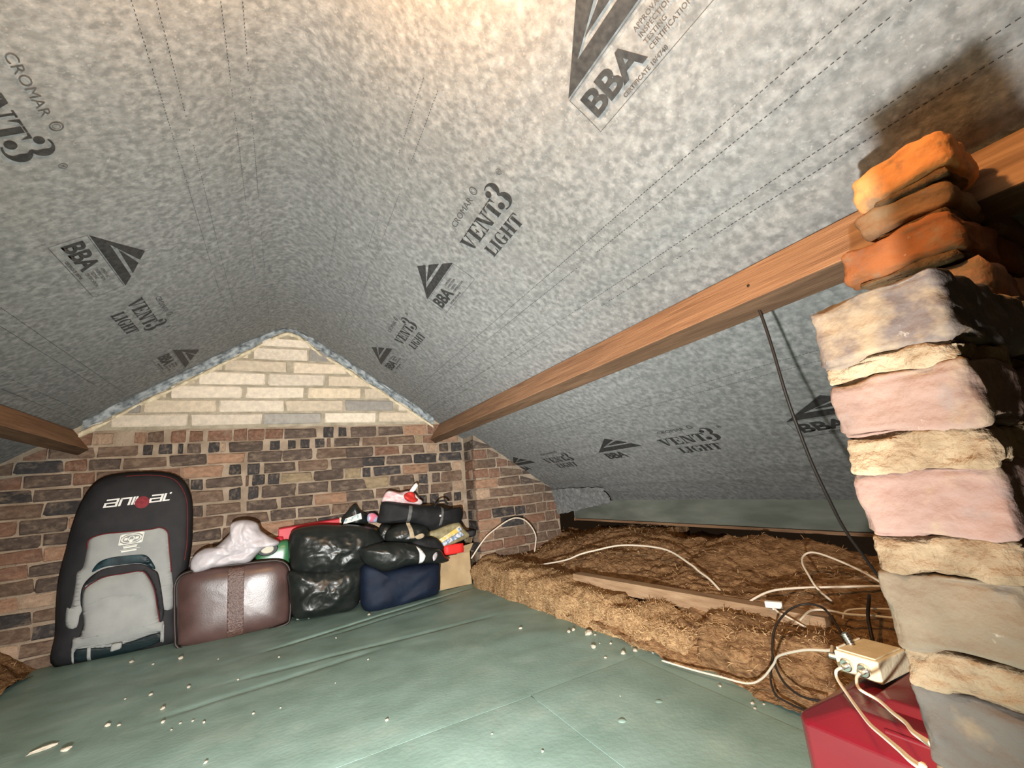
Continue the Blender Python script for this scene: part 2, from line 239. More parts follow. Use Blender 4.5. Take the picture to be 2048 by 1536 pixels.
# crumpled drape of lining where the slope meets the eaves beside the wall stub
vs, fs = [], []
for i in range(25):
    for k in range(15):
        u = 3.55-.75*i/24; t = k/14
        p = roofpt(u, 2.70+.12*t)
        w = (1-i/24)
        vs.append((p.x-.06*w*t+.02*nz(u*14, t*5, 2), u+.02*nz(u*9, t*9, 7), p.z-.02-.17*t*(.35+.65*w)+.015*nz(u*17, t*6, 9)))
for i in range(24):
    for k in range(14):
        a = i*15+k; fs.append((a, a+1, a+16, a+15))
mesh_obj('loose_drape', vs, fs, M['membrane'], ceiling, True)

# ---------------------------------------------------------------- printing on the lining
def poly_to_bm(polys, maxlen):
    bm = bmesh.new()
    for P in polys:
        P3 = [Vector((p[0], p[1], 0)) for p in P]
        vv = [bm.verts.new(p) for p in P3]
        for t in tessellate_polygon([P3]):
            try: bm.faces.new([vv[i] for i in t])
            except ValueError: pass
    for _ in range(6):
        es = [e for e in bm.edges if e.calc_length() > maxlen]
        if not es: break
        bmesh.ops.subdivide_edges(bm, edges=es, cuts=1)
        bmesh.ops.triangulate(bm, faces=[f for f in bm.faces if len(f.verts) > 3])
    return bm
def font_bm(text, size, bold=0.0, spacing=1.0, maxlen=.03):
    c = bpy.data.curves.new('lettering', 'FONT'); c.body = text; c.size = size; c.offset = bold; c.space_character = spacing
    c.resolution_u = 3; c.fill_mode = 'FRONT'
    o = bpy.data.objects.new('lettering', c); COL.objects.link(o)
    dg = bpy.context.evaluated_depsgraph_get(); me = bpy.data.meshes.new_from_object(o.evaluated_get(dg))
    bpy.data.objects.remove(o)
    bm = bmesh.new(); bm.from_mesh(me); bpy.data.meshes.remove(me)
    bmesh.ops.triangulate(bm, faces=bm.faces[:])
    return bm
def crescent(cx, cy, rx, ry, a0, a1, th, n=14):
    out = []
    for i in range(n):
        q = []
        A = [math.radians(a0+(a1-a0)*(i+d)/n) for d in (0, 1)]
        o = [(cx+rx*math.cos(a), cy+ry*math.sin(a)) for a in A]
        inn = [(cx+(rx-th(a))*math.cos(a), cy+(ry-.35*th(a)-.04)*math.sin(a)) for a in A]
        out.append([o[0], o[1], inn[1], inn[0]])
    return out
def disc(cx, cy, rx, ry, n=20): return [(cx+rx*math.cos(2*math.pi*i/n), cy+ry*math.sin(2*math.pi*i/n)) for i in range(n)]
def ring(cx, cy, r, w, n=24, ry=None):
    ry = ry or r; out = []
    for i in range(n):
        a, b = 2*math.pi*i/n, 2*math.pi*(i+1)/n
        out.append([(cx+r*math.cos(a), cy+ry*math.sin(a)), (cx+r*math.cos(b), cy+ry*math.sin(b)), (cx+(r-w)*math.cos(b), cy+(ry-w)*math.sin(b)), (cx+(r-w)*math.cos(a), cy+(ry-w)*math.sin(a))])
    return out
R_ = lambda x0, y0, x1, y1: [(x0, y0), (x1, y0), (x1, y1), (x0, y1)]
GLYPH = {
 'V': (.96, [R_(0, .93, .42, 1), R_(.60, .93, .96, 1), [(.07, .94), (.36, .94), (.60, .06), (.54, 0), (.42, 0)], [(.73, .94), (.82, .94), (.63, .14), (.60, .24)]]),
 'E': (.86, [R_(0, .93, .40, 1), R_(0, 0, .40, .07), R_(.09, 0, .37, 1), [(.43, .92), (.82, 1), (.43, 1)], [(.50, 1), (.82, 1), (.82, .66), (.70, .90)], R_(.43, .47, .58, .54), R_(.56, .36, .64, .66), [(.43, 0), (.82, 0), (.86, .36), (.70, .10), (.43, .08)]]),
 'N': (.98, [R_(0, .93, .30, 1), R_(.68, .93, .98, 1), R_(.02, 0, .30, .07), R_(.11, 0, .20, 1), [(.20, 1), (.40, 1), (.86, 0), (.62, 0), (.24, .84)], R_(.79, 0, .88, 1)]),
 'T': (.86, [R_(.26, 0, .62, .07), R_(.30, 0, .58, .90), [(0, 1), (.27, 1), (.27, .93), (.13, .90), (0, .62)], [(.86, 1), (.61, 1), (.61, .93), (.73, .90), (.86, .62)], R_(.30, .93, .58, 1)]),
 'L': (.80, [R_(0, .93, .42, 1), R_(0, 0, .40, .07), R_(.08, 0, .36, 1), [(.42, 0), (.78, 0), (.80, .42), (.68, .12), (.42, .08)]]),
 'I': (.46, [R_(0, .93, .44, 1), R_(0, 0, .44, .07), R_(.08, 0, .36, 1)]),
 'H': (.98, [R_(0, .93, .40, 1), R_(0, 0, .40, .07), R_(.08, 0, .34, 1), R_(.56, .93, .98, 1), R_(.56, 0, .98, .07), R_(.63, 0, .90, 1), R_(.37, .47, .60, .54)]),
 'G': (.94, crescent(.46, .5, .46, .52, 62, 298, lambda a: .03+.26*max(0, -math.cos(a)))+[R_(.60, .02, .86, .46), R_(.52, .40, .94, .47), [(.66, 1), (.80, 1), (.80, .68), (.72, .80)]]),
 '3': (.92, crescent(.42, .74, .40, .27, -78, 120, lambda a: .02+.26*max(0, math.cos(a)))+crescent(.44, .26, .46, .28, -120, 80, lambda a: .02+.30*max(0, math.cos(a)))+[disc(.20, .78, .15, .11), disc(.20, .22, .17, .12)]),
}
def word(text, a, b, w, h, gap=.08):
    tot = sum(GLYPH[c][0] for c in text)+gap*(len(text)-1); k = w/tot; out = []; x = 0
    for c in text:
        for P in GLYPH[c][1]: out.append([(a+(x+p[0])*k, b+p[1]*h) for p in P])
        x += GLYPH[c][0]+gap
    return out
def lay(name, bm, Y0, s0, side, m):
    """a = reading direction along the roof, b = towards the ridge"""
    for v in bm.verts:
        a, b = v.co.x, v.co.y
        v.co = roofpt(Y0-a, s0-b, .0028) if side > 0 else roofpt(Y0+a, -(s0-b), .0028)
    return bm_obj(name, bm, m, ceiling)
def merge(bms):
    out = bmesh.new()
    for b in bms:
        me = bpy.data.meshes.new('t'); b.to_mesh(me); out.from_mesh(me); bpy.data.meshes.remove(me); b.free()
    return out
def shifted(bm, a, b):
    for v in bm.verts: v.co.x += a; v.co.y += b
    return bm
def fit(bm, a0, b0, a1, b1):
    xs = [v.co.x for v in bm.verts]; ys = [v.co.y for v in bm.verts]
    for v in bm.verts:
        v.co.x = a0+(v.co.x-min(xs))/(max(xs)-min(xs))*(a1-a0); v.co.y = b0+(v.co.y-min(ys))/(max(ys)-min(ys))*(b1-b0)
    return bm
def tri_logo(w=.412, ap=.205, h=.130):
    P0, P1, P2 = (0, 0), (ap, h), (w, 0)
    lp = lambda p, q, t: (p[0]+(q[0]-p[0])*t, p[1]+(q[1]-p[1])*t)
    v1 = (w*.215, h*.285)                                     # inner corner of the chevron band
    a1, b1 = lp(P1, P2, .245), lp(P1, P2, .715)
    band = [[P0, v1, a1, P1], [P0, P2, b1, v1]]
    v2 = (w*.325, h*.395); c1, c2 = lp(P1, P2, .33), lp(P1, P2, .625)
    return band+[[v2, c2, c1]]
def approval_mark(Y0, s0, side, small=True):
    lay('printed_triangle', poly_to_bm(tri_logo(), .04), Y0, s0, side, M['print'])
    lay('printed_initials', fit(font_bm('BBA', .1, .0030, .95), .020, -.093, .208, -.026), Y0, s0, side, M['print'])
    if small:
        parts = []
        for i, t in enumerate(('APPROVAL', 'INSPECTION', 'TESTING', 'CERTIFICATION')):
            b = font_bm(t, .0155, .0002, 1.08); parts.append(shifted(b, .222, -.037-i*.0175))
        parts.append(shifted(font_bm('CERTIFICATE 10/4748', .0145, .0004, 1.05),   .108, -.1150))
        parts.append(poly_to_bm([R_(-.002, -.006, .412, -.0045), R_(-.002, -.123, .412, -.1215), R_(-.002, -.123, -.0005, -.0045), R_(.4105, -.123, .412, -.0045)], .05))
        lay('printed_small_text', merge(parts), Y0, s0, side, M['smallprint'])
def brand_mark(Y0, s0, side):
    lay('printed_wordmark', poly_to_bm(word('VENT', .557, -.040, .305, .066)+word('3', .853, -.048, .088, .108), .03), Y0, s0, side, M['print'])
    lay('printed_wordmark', poly_to_bm(word('LIGHT', .622, -.124, .262, .054), .03), Y0, s0, side, M['print'])
    parts = [fit(font_bm('CROMAR', .03, 0, 1.0), .612, .070, .800, .094)]
    parts.append(poly_to_bm(ring(.838, .088, .0165, .004)+ring(.838, .088, .0095, .0015, 8), .05))
    parts.append(poly_to_bm(ring(.982, .050, .011, .002)+[R_(.978, .044, .980, .056), R_(.980, .050, .986, .052), R_(.984, .044, .986, .056)], .05))
    lay('printed_maker_name', merge(parts), Y0, s0, side, M['smallprint'])
for Y0 in (.735, 2.068, 3.335):
    approval_mark(Y0, .772, 1); brand_mark(Y0, .772, 1)
for Y0 in (1.070, 2.350, 3.62):
    approval_mark(Y0, 2.290, 1, Y0 < 2); brand_mark(Y0, 2.290, 1)
for Y0 in (.56, 1.893, 3.235):
    approval_mark(Y0, .752, -1); 
    if Y0 < 3: brand_mark(Y0, .752, -1)
def dashes(s, y0, y1, dash=.0068, pitch=.0118, w=.0021, drift=0, thr=-.42):
    P = []; y = y0
    vs, fs = [], []
    while y < y1:
        ss = s+drift*(y-y0)
        if nz(y*3.1, s*7, 2)+.5*nz(y*41, s*9, 5) > thr:
            k = len(vs)
            vs += [roofpt(y, ss-w/2, .002), roofpt(y+dash, ss-w/2, .002), roofpt(y+dash, ss+w/2, .002), roofpt(y, ss+w/2, .002)]
            fs.append((k, k+1, k+2, k+3))
        y += pitch
    mesh_obj('dashed_line', vs, fs, M['print'], ceiling)
for s in (1.107, 1.160, 1.306, 1.350, -1.115, -1.17, -1.34, -1.40): dashes(s, .05, 3.7)
for s in (.392, .444, -.138, -.193, -.344, -.397): dashes(s, 1.0, 3.7, dash=.006, w=.0019, thr=-.12)
dashes(.222, 1.0, 2.6, w=.0017, thr=0); dashes(1.93, .6, 3.4, w=.0016); dashes(1.98, .6, 3.4, w=.0016)

# ---------------------------------------------------------------- gable wall
WY = 3.78
CV = {'w': (.74, .66, .55), 'c': (.66, .57, .45), 'y': (.68, .58, .44), 'Y': (.30, .235, .15), 'g': (.34, .325, .30), 'p': (0.464, 0.336, 0.24),
      'o': (0.352, 0.216, 0.144), 'r': (0.232, 0.132, 0.092), 'b': (0.176, 0.12, 0.088), 'd': (0.115, 0.087, 0.072), 'k': (0.065, 0.059, 0.059)}
def brick_mesh(name, seed, ch=.008, jit=.008, L=.215, H=.074, DP=.05, cuts=0):
    rnd = random.Random(seed); bm = bmesh.new(); bmesh.ops.create_cube(bm, size=1)
    for v in bm.verts: v.co = Vector((v.co.x*L, v.co.y*DP, v.co.z*H))
    bmesh.ops.bevel(bm, geom=bm.edges[:], offset=ch, segments=1, affect='EDGES')
    for v in bm.verts: v.co += Vector((rnd.uniform(-jit, jit), rnd.uniform(-jit, jit)*.35, rnd.uniform(-jit, jit)*.8))
    bmesh.ops.recalc_face_normals(bm, faces=bm.faces)
    me = bpy.data.meshes.new(name); bm.to_mesh(me); bm.free(); return me
BR = []; BL = []
for i in range(6):
    me = brick_mesh('brick', i); me.materials.append(M['brick']); BR.append(me)
    me = brick_mesh('block', 50+i, .009, .005, .44, .098, .05); me.materials.append(M['block']); BL.append(me)
def put(meshes, L0, H0, x0, x1, z0, z1, y, col, parent, name):
    me = random.choice(meshes); o = bpy.data.objects.new(name, me); COL.objects.link(o)
    o.location = ((x0+x1)/2, y+.025+random.uniform(-.004, .004), (z0+z1)/2)
    o.scale = ((x1-x0)/L0, 1, (z1-z0)/H0)
    o.rotation_euler = (0, random.uniform(-.006, .006), 0)
    if random.random() < .5: o.rotation_euler.z = math.pi
    j = random.uniform(.88, 1.14); c = CV[col]
    o.color = (c[0]*j, c[1]*j, c[2]*j, 1); o.parent = parent; return o
def cut_brick(x0, x1, z0, z1, y, col, parent, gap=.035):
    t0, t1 = min(z1, roofz(x0)-gap), min(z1, roofz(x1)-gap)
    if max(t0, t1) < z0+.02: return
    t0, t1 = max(t0, z0+.004), max(t1, z0+.004)
    V = [(x0, y, z0), (x1, y, z0), (x1, y, t1), (x0, y, t0)]; V += [(a, b+.05, c) for a, b, c in V]
    o = mesh_obj('brick', V, [(0, 1, 2, 3), (7, 6, 5, 4), (0, 4, 5, 1), (1, 5, 6, 2), (2, 6, 7, 3), (3, 7, 4, 0)], M['brick'], parent)
    c = CV[col]; o.color = (*c, 1); return o
xx = [-1.95+3.90*i/80 for i in range(81)]
prof = [(x, roofz(x)+.03) for x in xx]
front = [(x, WY+.012, z) for x, z in prof]+[(1.95, WY+.012, -.25), (-1.95, WY+.012, -.25)]
back = [(x, y+.1, z) for x, y, z in front]
n = len(front)
me_f = [tuple(range(n)), tuple(range(2*n-1, n-1, -1))]+[(i, (i+1) % n, n+(i+1) % n, n+i) for i in range(n)]
wall = tag(mesh_obj('wall_far', front+back, me_f, M['mortar']), kind='structure')
# the paler mortar behind the block courses is its own rough panel
vs, fs = [], []
m = 60
for i in range(m+1):
    x = -1.26+2.52*i/m
    for z in (1.385+.012*nz(x*9, 0, 3), max(1.39, roofz(x)+.005)): vs.append((x, WY+.008+.002*nz(x*20, z*20, 0), z))
for i in range(m): fs.append((2*i, 2*i+2, 2*i+3, 2*i+1))
mesh_obj('block_mortar', vs, fs, M['mortar_grey'], wall)
for k, (z0, z1, items) in enumerate(COURSES):
    if k < NBLOCK:
        for a, b, c in items:
            mid = (a+b)/2
            put(BL, .44, .098, a, b, z0+.005, z1-.009, WY, c, wall, 'block')
    else:
        zz0, zz1 = z0+.005, z1-.006
        if k == NBLOCK: zz1 = z1-.012
        lo, hi = items[0][0], items[-1][1]
        for a, b, c in items: put(BR, .215, .074, a, b, zz0, zz1, WY, 'Y' if c == 'y' else c, wall, 'brick')
        x = lo-.011
        lim = -1.83
        while x > lim+.06:
            L = random.choice((.215, .215, .215, .102, .16)); a = max(lim, x-L)
            if roofz(a) < zz1+.03: cut_brick(a, x, zz0, zz1, WY+.003, random.choice('bbdr'), wall)
            else: put(BR, .215, .074, a, x, zz0, zz1, WY, random.choice('bbddrok'), wall, 'brick')
            x = a-.011
        x = hi+.011
        while x < 1.43:
            L = random.choice((.215, .215, .102)); b = min(1.47, x+L)
            put(BR, .215, .074, x, b, zz0, zz1, WY, random.choice('bbdro'), wall, 'brick'); x = b+.011
z = .586
while z > -.05:
    z0, z1 = z-.087, z
    x = -1.83+random.uniform(0, .1)
    while x < 1.40:
        L = random.choice((.215, .215, .215, .215, .102)); b = min(1.47, x+L)
        put(BR, .215, .074, x, b, z0+.005, z1-.006, WY, random.choice('bbbddrokp'), wall, 'brick'); x = b+.011
    z = z0

vs, fs = [], []
for i in range(161):
    x = -1.20+2.40*i/160
    w = .016+.012*nz(x*9, 0, 5)+.008*nz(x*27, 0, 6); zc = roofz(x)-.070-.012*nz(x*6, 0, 9)+(.05*(1-abs(x)/.25) if abs(x) < .25 else 0)
    for k in range(7):
        a = math.pi*k/6; vs.append((x, WY+.006-max(.004, w)*.9*math.sin(a), zc+max(.004, w)*math.cos(a)))
for i in range(160):
    for k in range(6): a = i*7+k; fs.append((a, a+1, a+8, a+7))
mesh_obj('mortar_fillet', vs, fs, M['fillet'], wall, True)
# projecting stub of brickwork on the right of the gable
SY, SX0, SX1 = 3.53, 1.475, 2.308
vs = [(SX0+.012, SY+.012, -.1), (SX1, SY+.012, -.1), (SX1, SY+.012, roofz(SX1)+.02), (SX0+.012, SY+.012, roofz(SX0)+.02)]
vs += [(x, 3.79, z) for x, y, z in vs]
stub = tag(mesh_obj('wall_right', vs, [(0, 1, 2, 3), (4, 7, 6, 5), (0, 4, 5, 1), (1, 5, 6, 2), (2, 6, 7, 3), (3, 7, 4, 0)], M['mortar']), kind='structure')
z = .064-.087
row_i = 0
hand = {7: 'rbd', 6: 'odb', 5: 'opk', 8: 'db'}
while z < 1.25:
    x = SX0+(0 if row_i % 2 else -.0)
    first = True
    while x < SX1-.03:
        L = random.choice((.215, .215, .102, .215)) if not first else (.215 if row_i % 2 else .13)
        b = min(SX1-.002, x+L)
        if roofz(b) < z+.10:
            cut_brick(x, b, z+.005, z+.081, SY+.003, random.choice('bbdr'), stub, .02); x = b+.011; first = False
            if roofz(x) < z+.03: break
            continue
        c = random.choice('bbdbrk')
        if first: c = random.choice('prpob')
        if x > 2.0: c = random.choice('brr')
        put(BR, .215, .074, x, b, z+.005, z+.081, SY, c, stub, 'brick'); x = b+.011; first = False
    if roofz(SX0) < z+.09: break
    # return face towards the gable
    o = put(BR, .215, .074, 0, .20 if row_i % 2 else .095, z+.005, z+.081, 0, random.choice('bddkr'), stub, 'brick')
    o.rotation_euler = (0, 0, math.pi/2); o.location.x = SX0+.020; o.location.y = SY+.02+(.10 if row_i % 2 else .15)
    z += .087; row_i += 1

# ---------------------------------------------------------------- floor
zf = -.022
floor = tag(mesh_obj('floor', [(-2.6, -1.3, -.06), (2.7, -1.3, -.06), (2.7, 3.9, -.06), (-2.6, 3.9, -.06), (-2.6, -1.3, -.03), (2.7, -1.3, -.03), (2.7, 3.9, -.03), (-2.6, 3.9, -.03)],
             [(0, 3, 2, 1), (4, 5, 6, 7), (0, 1, 5, 4), (1, 2, 6, 5), (2, 3, 7, 6), (3, 0, 4, 7)], M['soffit']), kind='structure')
def redge(y): return 1.545-.135*max(0, min(1, (y-1.0)/2.1)) if y > 1.0 else 1.545
FOLDS = [((-.30, 2.68), (1.25, 2.66), .016, -.0035), ((-.12, 3.03), (.90, 3.34), .013, -.007), ((-.02, 3.08), (1.42, 3.48), .013, -.008), ((-.5, 2.45), (.5, 2.60), .02, -.003), ((.9, 3.55), (1.42, 3.62), .014, -.008), ((.2, 3.05), (1.2, 3.30), .015, -.004)]
def floor_h(x, y):
    h = .0025*nz(x*3, y*3, 1)+.0012*nz(x*11, y*11, 2)
    if y > 1.66:
        h += .006*max(0, nz(x*1.1+4, y*3.4+x*.8, 6))*min(1, (y-1.66)*2)
        for (ax, ay), (bx, by), w, amp in FOLDS:
            d = Vector((bx-ax, by-ay)); t = max(0, min(1, ((x-ax)*d.x+(y-ay)*d.y)/d.length_squared))
            q = math.hypot(x-ax-d.x*t, y-ay-d.y*t+.012*nz(x*4, y*2, 3)); e = min(1, 6*min(t, 1-t)+.05)
            h += amp*e*math.exp(-(q/w)**2)*1.6
    return h
def slab(name, x0, x1, y0, y1, z, nx, ny, edge=None):
    vs, fs = [], []
    for i in range(nx+1):
        for j in range(ny+1):
            y = y0+(y1-y0)*j/ny; xr = edge(y) if edge else x1; x = x0+(xr-x0)*i/nx
            rim = min(i, nx-i, j, ny-j)
            vs.append((x, y, z+floor_h(x, y)-(.0008 if rim == 0 else 0)))
    for i in range(nx):
        for j in range(ny):
            a = i*(ny+1)+j; fs.append((a, a+ny+1, a+ny+2, a+1))
    rim = [i*(ny+1) for i in range(nx+1)]+[nx*(ny+1)+j for j in range(1, ny+1)]+[i*(ny+1)+ny for i in range(nx-1, -1, -1)]+[j for j in range(ny-1, 0, -1)]
    m = len(rim); k0 = len(vs); vs += [vs[r] for r in rim]; k = len(vs); vs += [(vs[r][0], vs[r][1], z-.022) for r in rim]
    fs += [(k0+i, k+i, k+(i+1) % m, k0+(i+1) % m) for i in range(m)]
    return mesh_obj(name, vs, fs, M['floor'], floor, True)
slab('floor_sheet', -1.25, 0, 1.6425, 3.775, 0, 130, 130, lambda y: min(1.47, redge(y)) if y < 3.4 else 1.44)
slab('floor_board', -1.25, .848, -1.2, 1.640, 0, 60, 80)
slab('floor_board', .8495, 1.3755, -1.2, 1.640, .0012, 20, 60)
slab('floor_board', 1.3775, 0, -1.2, 1.640, 0, 6, 60, redge)
# blistered screw heads under the paint
def dome(name, x, y, z, r, h, m, parent):
    vs = [(x, y, z+h)]; fs = []
    for k, (rr, hh) in enumerate(((.55, .8), (.85, .4), (1.05, 0))):
        for i in range(12): a = i*math.pi/6; vs.append((x+r*rr*math.cos(a), y+r*rr*math.sin(a), z+h*hh))
    fs += [(0, 1+i, 1+(i+1) % 12) for i in range(12)]
    for k in range(2): fs += [(1+k*12+i, 13+k*12+i, 13+k*12+(i+1) % 12, 1+k*12+(i+1) % 12) for i in range(12)]
    return mesh_obj(name, vs, fs, m, parent, True)
for x, y in ((1.178, 1.308), (.999, 1.298)): dome('paint_blister', x, y, .001, .014, .004, M['floor'], floor)

# ---------------------------------------------------------------- purlins, eaves board
def bar(name, P, y0, y1, m, parent=None, ny=30, amp=.002, under=None):
    vs, fs = [], []; c = len(P)
    for j in range(ny+1):
        y = y0+(y1-y0)*j/ny
        for i, (x, z) in enumerate(P): vs.append((x+amp*nz(y*3, i*5.1, 1), y, z+amp*nz(y*3, i*5.1, 9)))
    for j in range(ny):
        for i in range(c): a = j*c+i; b = j*c+(i+1) % c; fs.append((a, b, b+c, a+c))
    fs.append(tuple(range(c))); fs.append(tuple(ny*c+i for i in range(c-1, -1, -1)))
    o = mesh_obj(name, vs, fs, m, parent)
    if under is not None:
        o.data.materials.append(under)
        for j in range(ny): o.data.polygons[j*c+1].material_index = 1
    bv = o.modifiers.new('edge', 'BEVEL'); bv.width = .004; bv.segments = 2; bv.limit_method = 'ANGLE'
    return o
sx = lambda x: (x, roofz(x))
T = Vector((1.262, roofz(1.262)-.006)); dn = Vector((-.568, -.823)); al = Vector((.823, -.568))
pur = [T, T+dn*.172, T+dn*.172+al*.066, T+al*.066]
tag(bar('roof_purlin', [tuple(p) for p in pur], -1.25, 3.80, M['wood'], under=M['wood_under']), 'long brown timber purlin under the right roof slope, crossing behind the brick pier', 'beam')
T2 = Vector((-1.235, roofz(1.235)-.006)); dn2 = Vector((.568, -.823)); al2 = Vector((-.823, -.568))
pur2 = [T2, T2+dn2*.165, T2+dn2*.165+al2*.066, T2+al2*.066]
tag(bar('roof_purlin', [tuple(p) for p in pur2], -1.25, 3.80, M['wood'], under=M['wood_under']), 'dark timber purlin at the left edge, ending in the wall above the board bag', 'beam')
eb = tag(bar('eaves_board', [(2.455, .405), (2.485, .405), (2.485, .57), (2.455, .57)], -1.25, 3.50, M['eaves'], amp=.003), 'grey-green board along the eaves above the far insulation', 'board')
bar('eaves_strip', [(2.448, .385), (2.485, .385), (2.485, .403), (2.448, .403)], -1.25, 3.50, M['wood'], eb)
# ---------------------------------------------------------------- loft insulation
def lerp_table(v, X, Z):
    if v <= X[0]: return Z[0]
    for a, b, c, d in zip(X, X[1:], Z, Z[1:]):
        if v <= b: return c+(d-c)*(v-a)/(b-a)
    return Z[-1]
def ins_base(x, y):
    z = lerp_table(x, [1.42, 1.5, 1.58, 1.7, 2.0, 2.35, 2.6], [-.03, .03, .08, .15, .27, .36, .38])
    return z*lerp_table(y, [2.4, 3.6], [1, .72])
def wool_noise(x, y, big=.075, mid=.030, fine=.010):
    return big*nz(x*3.2, y*2.2, 2)+mid*ridge(x*7, y*4.5, 5, 3)*.6+fine*nz(x*34, y*22, 8)+fine*.7*nz(x*80, y*55, 3)
def field(name, x0, x1, y0, y1, nx, ny, fn, m, parent=None):
    vs, fs = [], []
    for i in range(nx+1):
        for j in range(ny+1):
            x = x0+(x1-x0)*i/nx; y = y0+(y1-y0)*j/ny
            vs.append((x+.012*nz(x*20, y*20, 4), y+.012*nz(x*20, y*20, 14), fn(x, y)))
    for i in range(nx):
        for j in range(ny): a = i*(ny+1)+j; fs.append((a, a+ny+1, a+ny+2, a+1))
    return mesh_obj(name, vs, fs, m, parent, True)
def f_right(x, y):
    z = ins_base(x, y)+wool_noise(x, y)-.012
    # trough beside the batten and sag towards the eaves gap
    z -= .05*math.exp(-((x-(1.65+.115*(2.256-y)/1.117-.06))/.05)**2)*(1 if 1.0 < y < 2.3 else 0)
    if x > 2.30 and y < 2.3: z -= min(.10, (x-2.30)*.9)
    return max(-.025, z)
tag(field('loft_insulation', 1.44, 2.60, -1.2, 3.78, 150, 420, f_right, M['wool']), 'brown mineral wool spread between green floor and the right eaves', 'insulation', kind='stuff')
def f_left(x, y): return .0+.16*max(0, min(1, (-1.22-x)/.25))+wool_noise(x, y)*.8-.02
tag(field('loft_insulation', -2.45, -1.20, .4, 3.78, 80, 200, f_left, M['wool']), 'brown mineral wool left of the green floor, below the board bag wall', 'insulation', kind='stuff')

def batt(name, path, prof, seed, m, label, nlen=60, nr=26):
    """lumpy length of cut wool: path = (y, x_front, width, height)"""
    vs, fs = [], []
    for i in range(nlen+1):
        t = i/nlen; y = path[0][0]+(path[-1][0]-path[0][0])*t
        ys = [p[0] for p in path]; sgn = 1 if ys[-1] > ys[0] else -1
        tb = lambda k: lerp_table(y*sgn, [v*sgn for v in ys], [p[k] for p in path])
        xf, w, h = tb(1), tb(2), tb(3)
        cap = math.sqrt(max(0, 1-max(0, (abs(t-.5)*2-.86)/.14)**2))*.5+.5 if prof == 'round' else 1
        if i in (0, nlen): cap *= .05
        for k in range(nr+1):
            a = math.pi*k/nr
            cx = xf+w/2; e = .55
            px = -math.copysign(abs(math.cos(a))**e, math.cos(a))*w/2
            pz = abs(math.sin(a))**e*h
            p = Vector((cx+px*cap, y, pz*cap-.02))
            nn = Vector((px/(w/2), 0, pz/h)).normalized()
            d = .036*nz(y*5+seed, k*.22, seed)+.020*ridge(y*9, k*.5, seed+3, 3)*.6+.008*nz(y*38, k*2.1, seed)+.004*nz(y*90, k*5, seed)
            p += nn*d*cap+Vector((0, .015*nz(y*15, k*.6, seed+9), 0))
            vs.append(p)
    for i in range(nlen):
        for k in range(nr): a = i*(nr+1)+k; fs.append((a, a+1, a+nr+2, a+nr+1))
    for i in (0, nlen):
        c = len(vs); q = [i*(nr+1)+k for k in range(nr+1)]
        vs.append(sum((Vector(vs[r]) for r in q), Vector())/(nr+1))
        for a, b in zip(q, q[1:]): fs.append((a, b, c))
    o = mesh_obj(name, vs, fs, m, None, True)
    return tag(o, label, 'insulation', 'cut wool batts along the floor edge')
batt('insulation_batt', [(1.92, 1.465, .22, .155), (2.6, 1.43, .27, .19), (3.1, 1.405, .30, .20), (3.50, 1.38, .26, .22)], 'flat', 1, M['wool_light'], 'long pale cut wool batt on the floor edge, nearest the cardboard box', 110)
batt('insulation_batt', [(1.44, 1.50, .17, .13), (1.7, 1.485, .19, .15), (1.97, 1.47, .18, .14)], 'round', 5, M['wool_light'], 'short pale wool batt in the middle, with a ragged cut end', 60)
batt('insulation_batt', [(.70, 1.535, .24, .17), (1.0, 1.53, .26, .19), (1.42, 1.51, .22, .18)], 'round', 9, M['wool'], 'darker brown rounded wool batt beside the white junction cable', 60)
# loose fibres standing off the wool
def fibres(root, n, seed, ln=(.012, .035)):
    rnd = random.Random(seed); me = root.data; ps = [p for p in me.polygons if p.normal.z > -.2 and p.area > 1e-7]; vs, fs = [], []
    for i in range(n):
        p = rnd.choice(ps); c = p.center; L = rnd.uniform(*ln)
        d = (Vector((rnd.gauss(0, 1), rnd.gauss(0, 1)*1.3, rnd.gauss(0, .5)))+p.normal*.7).normalized()
        w = d.cross(Vector((rnd.gauss(0, 1), rnd.gauss(0, 1), rnd.gauss(0, 1)))).normalized()*rnd.uniform(.0008, .0020)
        b = c-p.normal*.004; m = b+d*L*.55+p.normal*rnd.uniform(0, .004); k = len(vs)
        vs += [b-w, b+w, m+w*.7, m-w*.7, b+d*L-Vector((0, 0, L*.15))]; fs += [(k, k+1, k+2, k+3), (k+3, k+2, k+4)]
    o = mesh_obj('fibres', vs, fs, M['fibre'], root); o['kind'] = 'stuff'; return o
for o in [o for o in bpy.data.objects if o.name.startswith('insulation_batt')]: fibres(o, 3500, len(o.name)+3)
fibres(bpy.data.objects['loft_insulation'], 9000, 5)
fibres(bpy.data.objects['loft_insulation.001'], 1500, 6)

# weathered batten lying in the wool
bt = tag(mesh_obj('timber_batten', [(1.615, 2.40, .135), (1.675, 2.40, .135), (1.675, 2.40, .20), (1.615, 2.40, .20), (1.735, 1.00, .15), (1.795, 1.00, .15), (1.795, 1.00, .215), (1.735, 1.00, .215)],
         [(0, 1, 2, 3), (7, 6, 5, 4), (0, 4, 5, 1), (1, 5, 6, 2), (2, 6, 7, 3), (3, 7, 4, 0)], M['old_wood']), 'weathered brown timber batten half buried in the wool', 'batten')

